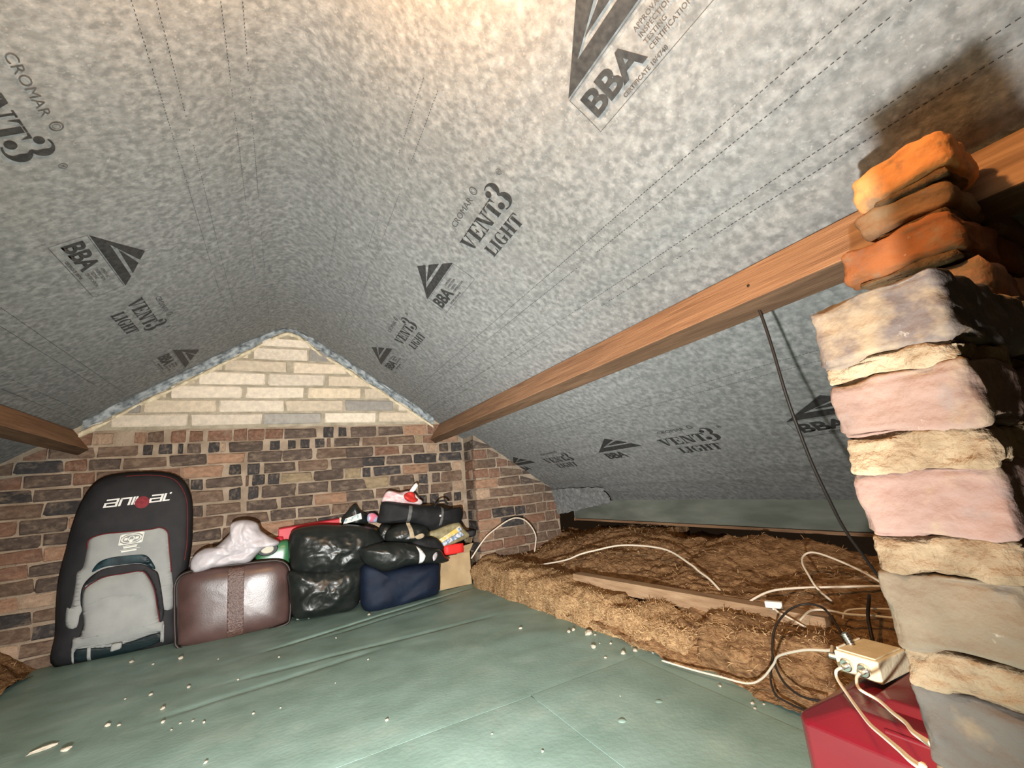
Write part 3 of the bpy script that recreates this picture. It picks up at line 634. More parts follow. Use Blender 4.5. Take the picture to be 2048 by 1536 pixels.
# ---------------------------------------------------------------- brick pier in the foreground
def rough_box(name, x0, x1, y0, y1, z0, z1, seed, m, parent, cuts=9, amp=.004, rnd=.010, tilt=0, col=None, fine=.0012, chips=1.0):
    bm = bmesh.new(); bmesh.ops.create_cube(bm, size=2)
    bmesh.ops.subdivide_edges(bm, edges=bm.edges[:], cuts=cuts, use_grid_fill=True)
    hx, hy, hz = (x1-x0)/2, (y1-y0)/2, (z1-z0)/2; c = Vector(((x0+x1)/2, (y0+y1)/2, (z0+z1)/2))
    for v in bm.verts:
        p = Vector((v.co.x*hx, v.co.y*hy, v.co.z*hz)); q = Vector((max(-hx+rnd, min(hx-rnd, p.x)), max(-hy+rnd, min(hy-rnd, p.y)), max(-hz+rnd, min(hz-rnd, p.z))))
        d = p-q
        if d.length > 1e-6: p = q+d.normalized()*rnd
        g = p+c; nn = d.normalized() if d.length > 1e-6 else Vector((0, 0, 0))
        k = amp*nz(g.x*18+seed*3.7, g.y*18, g.z*18)+amp*.7*nz(g.x*45, g.y*45+seed, g.z*45)+fine*nz(g.x*150, g.y*150, g.z*150+seed)
        edge = sum(1 for a, b in ((p.x, hx), (p.y, hy), (p.z, hz)) if abs(abs(a)-b) < rnd*1.2)
        if edge >= 2: k -= chips*.010*max(0, nz(g.x*26, g.y*26, g.z*26+seed*2)+.15)
        p += nn*k
        p.z += tilt*(p.y)
        v.co = p+c
    o = bm_obj(name, bm, m, parent, True)
    if col: o.color = (*col, 1)
    return o
pier = tag(empty('brick_pier', (.6, .16, 0)), 'crumbling stepped brick pier with cream mortar standing close on the right', 'brick pier')
def box(name, x0, x1, y0, y1, z0, z1, m, parent, bev=.003):
    vs = [(x, y, z) for z in (z0, z1) for x, y in ((x0, y0), (x1, y0), (x1, y1), (x0, y1))]
    o = mesh_obj(name, vs, [(3, 2, 1, 0), (4, 5, 6, 7), (0, 1, 5, 4), (1, 2, 6, 5), (2, 3, 7, 6), (3, 0, 4, 7)], m, parent)
    b = o.modifiers.new('edge', 'BEVEL'); b.width = bev; b.segments = 2; return o
def pb(*a, **k):
    o = rough_box(*a, pier, **k); o.location -= pier.location; return o
PC = [(.082, .064, .056), (.155, .10, .078), (.165, .105, .085), (.125, .097, .066), (.094, .082, .07)]
# end bricks (front faces towards the loft), from the ledge downwards: z0, z1, y0, y1, x front
ends = [(.873, .936, .112, .211, .450, PC[0], -.04), (.806, .861, .112, .209, .450, PC[1], 0.0), (.722, .781, .114, .208, .451, PC[2], 0.0), (.636, .700, .120, .209, .450, PC[3], .0),
        (.552, .614, .118, .208, .452, PC[4], 0), (.470, .534, .114, .208, .45, PC[1], 0), (.388, .452, .116, .208, .451, PC[2], 0), (.306, .370, .113, .208, .452, PC[0], 0)]
z = .288
while z > -.02: ends.append((z-.066, z, .114, .208, .451, random.choice(PC), 0)); z -= .082
ends[-1] = (-.01,)+ends[-1][1:]
for i, (z0, z1, y0, y1, xf, c, tl) in enumerate(ends):
    near = i < 6
    L = .215 if i % 2 == 0 else .102
    pb('brick', xf, xf+L, y0, y1, z0, z1, i+1, M['pier_brick'], cuts=22 if near else 6, amp=.0035, rnd=.006, tilt=tl, col=c)
    if i+1 < len(ends):
        zt, zb = z0+.004, ends[i+1][1]-.004
        jy0, jy1 = min(y0, ends[i+1][2])+.003, max(y1, ends[i+1][3])-.003
        pb('mortar_joint', xf+.0015, xf+.12, jy0, jy1, zb, zt, 40+i, M['pier_mortar'], cuts=22 if near else 4, amp=.006, rnd=.004, fine=.002)
    x = xf+L+.010
    for kx in range(6):
        if x > 1.55: break
        b = min(1.6, x+.215)
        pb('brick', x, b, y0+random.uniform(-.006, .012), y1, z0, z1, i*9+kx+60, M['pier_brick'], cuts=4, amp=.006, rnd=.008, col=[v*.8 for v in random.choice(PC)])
        x = b+.010
    if i+1 < len(ends): pb('mortar_joint', xf+.12, 1.59, .128, .205, ends[i+1][1]-.004, z0+.004, 70+i, M['pier_mortar'], cuts=6, amp=.010, rnd=.004)
# rubble and mortar snots hanging on the shaded side
for i in range(46):
    x = random.uniform(.56, 1.5); zz = random.uniform(.05, .92); s = random.uniform(.008, .026)
    pb('mortar_lump', x-s, x+s, .118-s*.8, .135, zz-s*.7, zz+s*.7, 200+i, M['pier_mortar'], cuts=2, amp=.010, rnd=s*.5)
# upper, set-back courses that carry the purlin
OC = [(.60, .26, .095), (.20, .105, .05), (.27, .10, .038)]
up = [(1.268, 1.346, .188, .338, 1.018, OC[0], .17, .165), (1.205, 1.266, .206, .350, 1.030, OC[1], .05, .20), (1.118, 1.196, .208, .388, 1.012, OC[2], -.02, .215)]
for i, (z0, z1, y0, y1, xf, c, tl, L) in enumerate(up):
    pb('brick', xf, xf+L, y0, y1, z0, z1, 90+i, M['pier_brick'], cuts=20, amp=.007, rnd=.016, tilt=-tl*.5, col=c)
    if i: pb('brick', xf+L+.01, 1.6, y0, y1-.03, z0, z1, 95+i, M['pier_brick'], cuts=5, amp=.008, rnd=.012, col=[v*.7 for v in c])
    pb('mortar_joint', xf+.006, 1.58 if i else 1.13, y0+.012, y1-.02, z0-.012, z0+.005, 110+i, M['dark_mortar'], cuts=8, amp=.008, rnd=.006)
for k in range(2):
    zb = 1.105-.083*(k+1)
    for kk in range(3): pb('brick', 1.03+.2*kk, 1.225+.2*kk, .20, .36, zb+.008, zb+.08, 120+k*4+kk, M['pier_brick'], cuts=5, amp=.008, rnd=.012, col=(.40, .19, .11))

# ---------------------------------------------------------------- red container, junction box, cables
can = tag(empty('plastic_container', (1.05, .45, 0)), 'glossy red plastic container with sloped shoulders behind the brick pier', 'container')
def loft_rings(name, rings, m, parent, n=48, smooth=True):
    vs, fs = [], []
    for (x0, x1, y0, y1, z, r) in rings:
        cx, cy, hx, hy = (x0+x1)/2, (y0+y1)/2, (x1-x0)/2, (y1-y0)/2
        for i in range(n):
            a = 2*math.pi*i/n; ca, sa = math.cos(a), math.sin(a); e = r
            vs.append((cx+hx*math.copysign(abs(ca)**e, ca), cy+hy*math.copysign(abs(sa)**e, sa), z))
    for k in range(len(rings)-1):
        for i in range(n): a = k*n+i; b = k*n+(i+1) % n; fs.append((a, b, b+n, a+n))
    fs.append(tuple(range(n-1, -1, -1))); fs.append(tuple((len(rings)-1)*n+i for i in range(n)))
    o = mesh_obj(name, vs, fs, m, parent, smooth); o.location = -parent.location if parent else (0, 0, 0)
    return o
CX0, CX1, CY0, CY1 = .885, 1.235, .30, .612
def shell_mesh(name, loops, m, parent, bev=.006):
    vs = [p for L in loops for p in L]; n = len(loops[0]); fs = []
    for k in range(len(loops)-1):
        for i in range(n): a = k*n+i; b = k*n+(i+1) % n; fs.append((a, b, b+n, a+n))
    fs.append(tuple(range(n-1, -1, -1))); fs.append(tuple((len(loops)-1)*n+i for i in range(n)))
    o = mesh_obj(name, vs, fs, m, parent); o.location = -parent.location
    b = o.modifiers.new('edge', 'BEVEL'); b.width = bev; b.segments = 3; b.limit_method = 'ANGLE'; b.angle_limit = .15; return o
def rect8(x0, x1, y0, y1, z, c, zc=None):
    zc = z if zc is None else zc
    return [(x0+c, y0, z), (x1-c, y0, z), (x1, y0+c, z), (x1, y1-c, z), (x1-c, y1, z), (x0+c, y1, z), (x0, y1-c, zc), (x0, y0+c, zc)]
shell_mesh('body', [rect8(CX0+.008, CX1-.01, CY0+.008, CY1-.008, 0, .02), rect8(CX0, CX1, CY0, CY1, .03, .02), rect8(CX0, CX1, CY0, CY1, .305, .02), rect8(CX0+.035, CX1-.02, CY0+.02, CY1-.055, .342, .035)], M['redcan'], can)
shell_mesh('raised_top', [rect8(CX0+.075, CX1-.035, CY0+.05, CY1-.095, .340, .02), rect8(CX0+.090, CX1-.05, CY0+.065, CY1-.110, .354, .02)], M['redcan'], can, .004)
o = box('handle_recess', CX0+.022, CX0+.032, .34, .47, .318, .334, M['redcan'], can, .003); o.location = -can.location
for zz in (.10, .20):
    o = box('rib', CX0-.0025, CX0+.004, CY0+.05, CY1-.05, zz, zz+.012, M['redcan'], can, .002); o.location = -can.location
# die-cast aerial junction box resting on the lid
jb = tag(empty('junction_box', (1.075, .545, .354)), 'cream die-cast aerial splitter box on top of the red container', 'splitter box')
jb.rotation_euler.z = math.radians(-4)
o = box('case', -.052, .052, -.040, .040, 0, .040, M['diecast'], jb, .003)
o = box('cover_plate', -.046, .046, -.034, .034, .0395, .0425, M['diecast'], jb, .0025)
def cyl(name, p, q, r, m, parent, n=16, r2=None):
    p, q = Vector(p), Vector(q); d = (q-p).normalized(); a = d.orthogonal().normalized(); b = d.cross(a)
    vs = [p+(a*math.cos(2*math.pi*i/n)+b*math.sin(2*math.pi*i/n))*r for i in range(n)]+[q+(a*math.cos(2*math.pi*i/n)+b*math.sin(2*math.pi*i/n))*(r2 or r) for i in range(n)]
    fs = [(i, (i+1) % n, n+(i+1) % n, n+i) for i in range(n)]+[tuple(range(n-1, -1, -1)), tuple(range(n, 2*n))]
    o = mesh_obj(name, vs, fs, m, parent); 
    bv = o.modifiers.new('edge', 'BEVEL'); bv.width = r*.12; bv.segments = 1; bv.limit_method = 'ANGLE'
    return o
for yy in (.018, -.014):
    s = cyl('socket', (-.052, yy, .018), (-.060, yy, .018), .0115, M['nickel'], jb); cyl('pin', (-.060, yy, .018), (-.072, yy, .018), .005, M['nickel'], s)
s = cyl('socket', (-.040, .040, .022), (-.046, .056, .024), .006, M['nickel'], jb)
s = cyl('socket', (-.006, .030, .040), (-.010, .036, .064), .006, M['nickel'], jb)
for k in range(4): cyl('thread_ring', (-.0065-.001*k, .0305+.0014*k, .044+.005*k), (-.0067-.001*k, .031+.0014*k, .0464+.005*k), .0078, M['nickel'], s)
box('earth_lug', -.046, -.018, .0335, .037, .040, .0455, M['ivory'], jb, .0006)
box('earth_lug', .006, .034, .0335, .037, .040, .0455, M['ivory'], jb, .0006)

def cable(name, P, r, m, label, group=None, cat='cable', parent=None):
    Q = crom(P, 8, False); n = 8; vs, fs = [], []
    up = Vector((.13, .21, .97)); 
    for i, p in enumerate(Q):
        d = (Q[min(i+1, len(Q)-1)]-Q[max(i-1, 0)]).normalized(); a = d.cross(up)
        a = a.normalized() if a.length > .05 else d.orthogonal().normalized(); b = a.cross(d)
        for k in range(n): w = 2*math.pi*k/n; vs.append(p+(a*math.cos(w)+b*math.sin(w))*r)
    for i in range(len(Q)-1):
        for k in range(n): fs.append((i*n+k, i*n+(k+1) % n, (i+1)*n+(k+1) % n, (i+1)*n+k))
    fs.append(tuple(range(n-1, -1, -1))); fs.append(tuple((len(Q)-1)*n+k for k in range(n)))
    o = mesh_obj(name, vs, fs, m, parent, True)
    return tag(o, label, cat, group) if label else o
cw, cb = M['cablewhite'], M['cableblack']
cable('cable', [(1.36, 3.46, .22), (1.428, 3.42, .317), (1.50, 3.42, .38), (1.598, 3.42, .432), (1.69, 3.42, .472), (1.772, 3.42, .488), (1.85, 3.42, .468), (1.905, 3.42, .422), (1.945, 3.42, .362), (1.961, 3.42, .301), (1.945, 3.42, .23), (1.912, 3.40, .16)], .006, cw, 'white cable arching in a loop in front of the far brick stub')
cable('cable', [(1.66, 3.10, .13), (1.682, 2.989, .165), (1.755, 2.69, .225), (1.80, 2.56, .27), (1.849, 2.464, .295), (1.929, 2.255, .335), (1.959, 1.948, .335), (1.90, 1.72, .29), (1.872, 1.64, .265), (1.84, 1.55, .24), (1.79, 1.42, .17)], .0055, cw, 'white cable bowing over the middle of the brown wool')
cable('cable', [(1.75, 1.36, .17), (1.775, 1.285, .225), (1.80, 1.22, .258), (1.836, 1.136, .275), (1.894, 1.016, .287), (1.944, 0.912, .296), (2.0, .80, .30)], .0045, cw, 'straight white cable running behind the pier above the wool')
cable('cable', [(1.86, 1.03, .24), (1.841, 1.063, .285), (1.885, 1.11, .32), (1.93, 1.15, .35), (1.975, 1.165, .372), (2.00, 1.14, .385), (1.99, 1.07, .375), (1.96, .95, .34), (1.93, .86, .30)], .0042, cw, 'white cable curled in an open loop near the pier')
cable('cable', [(1.70, 1.07, .20), (1.715, 1.03, .238), (1.722, .97, .248), (1.728, .918, .246), (1.754, .84, .25), (1.78, .76, .25)], .0038, cw, 'lower of two white cables passing behind the black cable coil')
cable('cable', [(1.765, .955, .215), (1.775, .936, .245), (1.807, .859, .258), (1.85, .77, .26)], .0032, cw, 'upper of two short white cables behind the black cable coil')
cable('cable', [(1.585, .86, .20), (1.61, .905, .265), (1.63, .945, .285), (1.62, .995, .285), (1.575, 1.032, .262), (1.515, 1.05, .215), (1.462, 1.04, .150), (1.43, 1.005, .105), (1.415, .965, .085), (1.41, .92, .080), (1.42, .87, .085)], .0036, cb, 'black cable coiled in a large upright ring behind the red container')
cable('cable', [(1.50, 1.07, .125), (1.458, 1.062, .075), (1.43, 1.035, .045), (1.43, 1.0, .035), (1.43, .95, .032), (1.44, .88, .03)], .0034, cb, 'brown-black cable lying low on the floor edge behind the red container')
cable('cable', [(1.80, .87, .30), (1.74, .845, .30), (1.68, .83, .27), (1.64, .815, .22), (1.63, .81, .17)], .0055, cb, 'thick dark cable dropping beside the pier edge')
cable('aerial_cable', [(1.205, .69, 1.30), (1.202, .675, 1.23), (1.211, .669, 1.121), (1.224, .668, .961), (1.250, .671, .86), (1.282, .675, .766), (1.32, .675, .67), (1.359, .674, .585), (1.416, .663, .487), (1.49, .65, .36), (1.58, .64, .16)], .0042, cb, 'thin black cable hanging from the right purlin down to the wool')
cable('cable', [(1.40, 1.50, .02), (1.425, 1.36, .02), (1.440, 1.255, .026), (1.450, 1.15, .035), (1.44, 1.08, .075), (1.40, 1.00, .150), (1.35, .939, .205), (1.253, .795, .283), (1.165, .678, .335), (1.114, .640, .365), (1.034, .600, .378)], .0036, cw, 'white cable from the floor edge to the splitter box')
cable('cable', [(1.003, .568, .372), (.990, .572, .368), (.978, .566, .358), (.925, .522, .358), (.862, .475, .37), (.799, .43, .388), (.71, .368, .425), (.62, .309, .465), (.54, .262, .503), (.479, .225, .534), (.455, .213, .549)], .0028, cw, 'nearer of two cream cables looping down from the splitter box', 'cables from the splitter')
cable('cable', [(1.002, .536, .372), (.988, .536, .366), (.968, .524, .358), (.949, .487, .358), (.87, .43, .383), (.781, .373, .418), (.67, .315, .465), (.564, .257, .514), (.505, .228, .543), (.478, .213, .556)], .0028, cw, 'farther of two cream cables looping down from the splitter box', 'cables from the splitter')
cb_ = tag(empty('cable_connector', (1.715, 1.17, .232)), 'small white cable connector block lying on the wool near the batten', 'connector')
cb_.rotation_euler.z = math.radians(-66)
box('housing', -.030, .030, -.010, .010, -.012, .012, M['white'], cb_, .0025)
box('clamp', -.006, .006, -.013, -.009, -.017, -.004, M['white'], cb_, .0025)
c = cable('lead', [(0, -.010, -.010), (.018, -.03, -.02), (.05, -.045, -.03), (.10, -.04, -.06)], .0035, cw, None, parent=cb_)
cable('cable', [(-1.65, 2.90, .16), (-1.54, 3.02, .205), (-1.46, 3.10, .19), (-1.40, 3.12, .12)], .006, cw, 'white cable end poking from the wool at the far left')
# ---------------------------------------------------------------- stored things against the gable
def pillow(name, outline, y0, tf, tb, m, parent=None, n=72, rings=14, p=2.4, q=2.0, amp=.0, freq=8, seed=1, lean=0, smooth_n=6, fn=None, flat=None, inplane=.0):
    """closed padded shape: outline in the x-z plane, front bulges to -y by tf, back to +y by tb"""
    B = resample(crom([(x, 0, z) for x, z in outline], smooth_n), n)
    c = sum(B, Vector())/len(B); vs, fs = [], []
    def put_side(sign, th):
        idx = []
        for k in range(rings+1):
            r = 1-k/rings
            if k == rings: r = 0
            row = []
            for i, b in enumerate(B):
                if k == rings and i: row.append(row[0]); continue
                pt = c+(b-c)*r
                d = th*(max(0, 1-r**p))**(1/q)
                w = (1-r**6)
                dn = amp*(ridge(pt.x*freq+seed, pt.z*freq, seed*1.7, 3)*.6+.5*nz(pt.x*freq*.5, pt.z*freq*.5, seed)) if amp else 0
                if fn: dn += fn(pt.x, pt.z)
                ip = Vector((nz(pt.x*freq, pt.z*freq, seed+5), 0, nz(pt.x*freq, pt.z*freq, seed+11)))*inplane
                if sign > 0 and k == 0: row.append(first[i]); continue
                vs.append(Vector((pt.x, y0+lean*pt.z+sign*(d+dn*w*(1 if sign < 0 else .4)), pt.z))+ip); row.append(len(vs)-1)
            idx.append(row)
        return idx
    first = None
    f = put_side(-1, tf); first = f[0]; bk = put_side(1, tb)
    for idx, flip in ((f, 0), (bk, 1)):
        for k in range(rings):
            for i in range(n):
                j = (i+1) % n; q4 = [idx[k][i], idx[k][j], idx[k+1][j], idx[k+1][i]]
                q4 = [v for t, v in enumerate(q4) if v not in q4[:t]]
                fs.append(tuple(q4 if not flip else q4[::-1]))
    return mesh_obj(name, vs, fs, m, parent, True)
dg = bpy.context.evaluated_depsgraph_get()
def bvh_of(*objs):
    V, F = [], []
    for o in objs:
        k = len(V); V += [v.co.copy() for v in o.data.vertices]; F += [[k+i for i in p.vertices] for p in o.data.polygons]
    return BVHTree.FromPolygons(V, F)
def drape(name, polys, bvh, m, parent, off=.003, maxlen=.02, bulge=0, fallback=3.6, curve=True, thick=.003):
    """lay flat outlines (x, z) onto the front of a thing, following its surface"""
    P2 = []
    for P in polys:
        P2.append([(v.x, v.z) for v in crom([(x, 0, z) for x, z in P], 3)] if curve else P)
    bm = poly_to_bm(P2, maxlen); last = fallback
    edge = {v for e in bm.edges if e.is_boundary for v in e.verts}
    pts = {}
    for v in bm.verts:
        x, z = v.co.x, v.co.y
        h = bvh.ray_cast(Vector((x, 2.0, z)), Vector((0, 1, 0)))
        pts[v] = h[0].y if h[0] is not None else None
    known = [(v.co.x, v.co.y, y) for v, y in pts.items() if y is not None]
    if bulge:
        E = [(e.co.x, e.co.y) for e in edge]
    for v in bm.verts:
        x, z = v.co.x, v.co.y; y = pts[v]
        if y is None: y = min(known, key=lambda k: (k[0]-x)**2+(k[1]-z)**2)[2] if known else fallback
        b = 0
        if bulge:
            dd = min(math.hypot(x-a, z-c) for a, c in E); b = bulge*(1-math.exp(-dd/.035))
        v.co = Vector((x, y-off-b, z))
    bmesh.ops.recalc_face_normals(bm, faces=bm.faces)
    o = bm_obj(name, bm, m, parent, True)
    if thick:
        so = o.modifiers.new('thick', 'SOLIDIFY'); so.thickness = thick; so.offset = 0
    return o
def path_tube(name, P, r, m, parent, bvh=None, off=.0, closed=False):
    Q = []
    for x, z in P:
        h = bvh.ray_cast(Vector((x, 2.0, z)), Vector((0, 1, 0)))
        y = h[0].y if h[0] is not None else (Q[-1].y if Q else 3.6)
        Q.append(Vector((x, y-off, z)))
    if closed: Q.append(Q[0])
    return cable(name, Q, r, m, None, parent=parent)

# --- board bag
bag = tag(empty('board_bag', (-.88, 3.70, 0)), 'tall charcoal and grey padded board bag leaning on the brick wall', 'bag')
body = pillow('body', BAG['outline'], 3.715, .060, .045, M['charcoal'], None, 96, 16, 3.5, 2.2, .004, 5, 3, .008)
bv = bvh_of(body); body.parent = bag; body.matrix_parent_inverse = bag.matrix_basis.inverted()
def keep(o, root): o.parent = root; o.matrix_parent_inverse = root.matrix_basis.inverted(); return o
panel = keep(drape('front_panel', [BAG['panel']], bv, M['greyfab'], None, .004, .03, .010), bag)
bv2 = bvh_of(body, panel)
keep(drape('window', [BAG['teal']], bv2, M['tealfab'], None, .006, .03, .004), bag)
arch = keep(drape('zip_flap', [BAG['arch']], bv2, M['charcoal'], None, .010, .02, .004), bag)
pk = keep(drape('pocket', [BAG['pocket']], bv2, M['greyfab'], None, .008, .025, .035), bag); pk['label'] = 'light grey bulging front pocket'
keep(drape('hem_panel', [BAG['hem']], bv2, M['darkteal'], None, .003, .04, .004), bag)
edge_line = [BAG['panel'][i] for i in (19, 18, 17, 16, 15)]
ep = [(v.x, v.z) for v in crom([(x, 0, z) for x, z in BAG['panel'][20:]+BAG['panel'][:8]], 5, False)]
keep(path_tube('piping', ep, .0035, M['redpipe'], None, bv, .006), bag)
ap = [(v.x, v.z) for v in crom([(x, 0, z) for x, z in BAG['pocket'][:8]], 5, False)]
keep(path_tube('piping', ap, .0028, M['redpipe'], None, bv2, .016), bag)
ol = [(v.x, v.z) for v in crom([(x, 0, z) for x, z in BAG['outline'][9:17]], 4, False)]
cxy = (-.87, .52)
keep(path_tube('seam', [(cxy[0]+(x-cxy[0])*.93, cxy[1]+(z-cxy[1])*.955) for x, z in ol], .003, M['redpipe'], None, bv, .001), bag)
# wordmark: letters drawn in a unit frame, then laid on the bag
lg = BAG['logo']; lx0, lx1 = lg[0][0], lg[1][0]
def lmap(P):
    # baseline from (lx0, z) rising to the right
    zb0, zb1 = lg[0][1], lg[0][1]+.013
    out = []
    for a, b in P:
        x = lx0+(lx1-lx0)*a; base = zb0+(zb1-zb0)*a; out.append((x+.011*b, base+b*.050))
    return out
W_ = []
def lower_a(x):
    return [R_(x+.015, .82, x+.20, 1), R_(x+.165, 0, x+.20, 1), R_(x, 0, x+.20, .17), R_(x, 0, x+.035, .58), R_(x, .42, x+.18, .58)]
W_ += lower_a(0)
W_ += [R_(.215, 0, .25, 1), R_(.215, .82, .385, 1), R_(.35, 0, .385, .95)]
W_ += [R_(.40, 0, .435, 1), R_(.445, 0, .475, 1)]
W_ += [[(a, b-.02) for a, b in P] for P in lower_a(.665)]
W_ += [R_(.875, .0, .91, 1), R_(.875, 0, .985, .17), disc(.965, .98, .018, .12, 10)]
n_ = [0, 5, 8, 10, 15, 17, 18]
for i0, i1 in zip(n_, n_[1:]): keep(drape('letter', [lmap(P) for P in W_[i0:i1]], bv, M['white'], None, .0045, .02, 0, 3.64, False, 0), bag)
dcx = lx0+(lx1-lx0)*.57; dcz = (BAG['disc'][2][1]+BAG['disc'][3][1])/2
keep(drape('red_disc', [disc(dcx, dcz, .037, .038, 24)], bv, M['darkred'], None, .006, .02, 0, 3.64, False, 0), bag)
# reflective badge: framed oval with small scrolls, a panel and a bar below it
bd = BAG['badge']; bx0, bx1 = bd[0][0]+.006, bd[3][0]-.006; bz0, bz1 = bd[0][1]-.004, bd[2][1]+.004
def bmap(P):
    return [(bx0+(bx1-bx0)*a+.006*b, bz0+(bz1-bz0)*b+.006*(a-.5)) for a, b in P]
G = [R_(0.03, 0, .97, .07), R_(.03, .93, .97, 1), R_(0, .05, .045, .95), R_(.955, .05, 1, .95)]
G += ring(.5, .5, .43, .06, 28, .40)+ring(.5, .5, .14, .05, 16, .26)
G += [[(.05, .06), (.24, .06), (.06, .28)], [(.95, .06), (.76, .06), (.94, .28)], [(.05, .94), (.24, .94), (.06, .72)], [(.95, .94), (.76, .94), (.94, .72)]]
G += [R_(.44, .12, .56, .44), R_(.20, .40, .34, .62), R_(.66, .40, .80, .62)]
G += [R_(.20, -.16, .82, -.10), R_(.24, -.34, .80, -.20), R_(.12, -.48, .95, -.44), R_(.18, -.68, .82, -.54)]
keep(drape('reflective_badge', [bmap(P) for P in G], bv2, M['silver'], None, .014, .03, 0, 3.62, False, 0), bag)
o = rough_box('buckle', -.885, -.835, 3.60, 3.625, .045, .085, 5, M['greyfab'], None, cuts=3, amp=.003, rnd=.008, fine=0); keep(o, bag)
for x, z0, z1 in ((-.995, .005, .10), (-.655, .03, .13)):
    keep(drape('side_strap', [R_(x-.008, z0, x+.008, z1)], bv2, M['greyfab'], None, .012, .03, 0, 3.62, False, .003), bag)

# --- suitcase
sc = tag(empty('suitcase', (-.26, 3.58, 0)), 'shiny brown leather suitcase with embossed strap, standing below a white bag', 'suitcase')
ol = IT['case']
shell = pillow('shell', ol, 3.590, .070, .060, M['leather'], None, 110, 22, 4.2, 2.6, .002, 4, 9, .05)
bvs = bvh_of(shell); keep(shell, sc)
keep(drape('embossed_strap', [IT['strap']], bvs, M['leatherstrap'], None, .004, .02, 0, 3.52, False, .006), sc)
C = Vector((sum(p[0] for p in ol)/len(ol), 0, sum(p[1] for p in ol)/len(ol)))
bo = resample(crom([(x, 0, z) for x, z in ol], 6), 60)
keep(cable('edge_piping', [Vector((b.x, 3.545+.05*b.z, b.z)) for b in bo+[bo[0]]], .0075, M['darktrim'], None), sc)
keep(cable('edge_piping', [Vector((b.x, 3.625+.05*b.z, b.z)) for b in bo+[bo[0]]], .0075, M['darktrim'], None), sc)
for x in (-.47, -.05):
    o = rough_box('foot', x-.02, x+.02, 3.56, 3.61, -.004, .012, 3, M['darktrim'], None, cuts=1, amp=0, rnd=.004, fine=0, chips=0); keep(o, sc)

# --- carrier bag over the case
wf = lambda x, z: .022*abs(math.sin((x*.9-z*.5)*24+4*nz(x*5, z*5, 2)))+.012*ridge(x*13, z*13, 5, 2)
wb = tag(pillow('carrier_bag', IT['white'], 3.585, .060, .05, M['plasticbag'], None, 150, 24, 2.2, 1.8, .010, 9, 4, smooth_n=4, fn=wf, inplane=.010), 'crumpled white plastic bag lying on top of the suitcase', 'plastic bag')
# --- green tub
gt = tag(empty('plastic_tub', (-.07, 3.69, 0)), 'glossy green plastic tub with a black ringed disc behind the suitcase', 'tub')
g = pillow('body', [(-.175, .0), (-.17, .42), (-.155, .475), (-.10, .505), (-.035, .535), (.030, .540), (.048, .50), (.05, .30), (.05, .0)], 3.685, .035, .05, M['green'], None, 70, 12, 5, 2.6); keep(g, gt)
for nm, r, m_, o_ in (('rim', .058, 'black', .012), ('cap', .036, 'ivory', .020)):
    vs = [(-.095+r*math.cos(a*math.pi/16)*1.12, 3.650-o_+.0*a, .495+r*math.sin(a*math.pi/16)*.78) for a in range(32)]
    v2 = [(x*1, y+.03, z) for x, y, z in vs]
    o = mesh_obj(nm, vs+v2, [tuple(range(31, -1, -1)), tuple(range(32, 64))]+[(i, (i+1) % 32, 32+(i+1) % 32, 32+i) for i in range(32)], M[m_]); keep(o, gt)
    bvm = o.modifiers.new('edge', 'BEVEL'); bvm.width = .004; bvm.limit_method = 'ANGLE'
# --- red box lid
rb = tag(empty('flat_box', (.18, 3.735, 0)), 'long flat red box standing on edge behind the black sacks', 'box')
vs = [(-.030, 3.715, .22), (.392, 3.715, .22), (.392, 3.715, .640), (-.030, 3.715, .618), (-.030, 3.765, .22), (.392, 3.765, .22), (.392, 3.765, .648), (-.030, 3.765, .626)]
o = mesh_obj('carton', vs, [(0, 1, 2, 3), (5, 4, 7, 6), (1, 5, 6, 2), (4, 0, 3, 7), (3, 2, 6, 7), (4, 5, 1, 0)], M['redcard']); keep(o, rb)
b_ = o.modifiers.new('edge', 'BEVEL'); b_.width = .005; b_.segments = 2
o = rough_box('end_cap', .386, .404, 3.712, 3.768, .600, .650, 2, M['ivory'], None, cuts=2, amp=0, rnd=.004, fine=0, chips=0); keep(o, rb)
o = rough_box('end_tab', -.052, .004, 3.690, 3.730, .515, .565, 2, M['redcard'], None, cuts=2, amp=.002, rnd=.006, fine=0); keep(o, rb)
# --- black sacks
tag(pillow('refuse_sack', IT['bin2'], 3.56, .10, .10, M['binbag'], None, 110, 26, 2.4, 1.9, .020, 7, 12, inplane=.010), 'lower black refuse sack on the floor between suitcase and blue bag', 'refuse sack', 'black refuse sacks')
tag(pillow('refuse_sack', IT['bin1'], 3.58, .13, .10, M['binbag'], None, 120, 28, 2.2, 1.9, .022, 7, 31, inplane=.010), 'large upper black refuse sack in front of the flat red box', 'refuse sack', 'black refuse sacks')
tag(pillow('refuse_sack', IT['tri'], 3.715, .03, .03, M['binbag'], None, 60, 10, 1.8, 1.6, .010, 12, 7), 'pointed black sack corner sticking up right of the red box', 'refuse sack', 'black refuse sacks')
o = tag(mesh_obj('leaflet', [(.405, 3.655, .598), (.545, 3.655, .622), (.540, 3.665, .668), (.425, 3.665, .638), (.405, 3.658, .598), (.545, 3.658, .622), (.540, 3.668, .668), (.425, 3.668, .638)],
     [(0, 1, 2, 3), (7, 6, 5, 4), (0, 4, 5, 1), (1, 5, 6, 2), (2, 6, 7, 3), (3, 7, 4, 0)], M['leaflet']), 'white and blue printed leaflet on top of the upper sack', 'leaflet')
tag(pillow('toy_packet', IT['blister'], 3.655, .015, .015, M['blister'], None, 40, 6, 3, 2), 'small pink and blue printed packet beside the black rolled bag', 'packet')
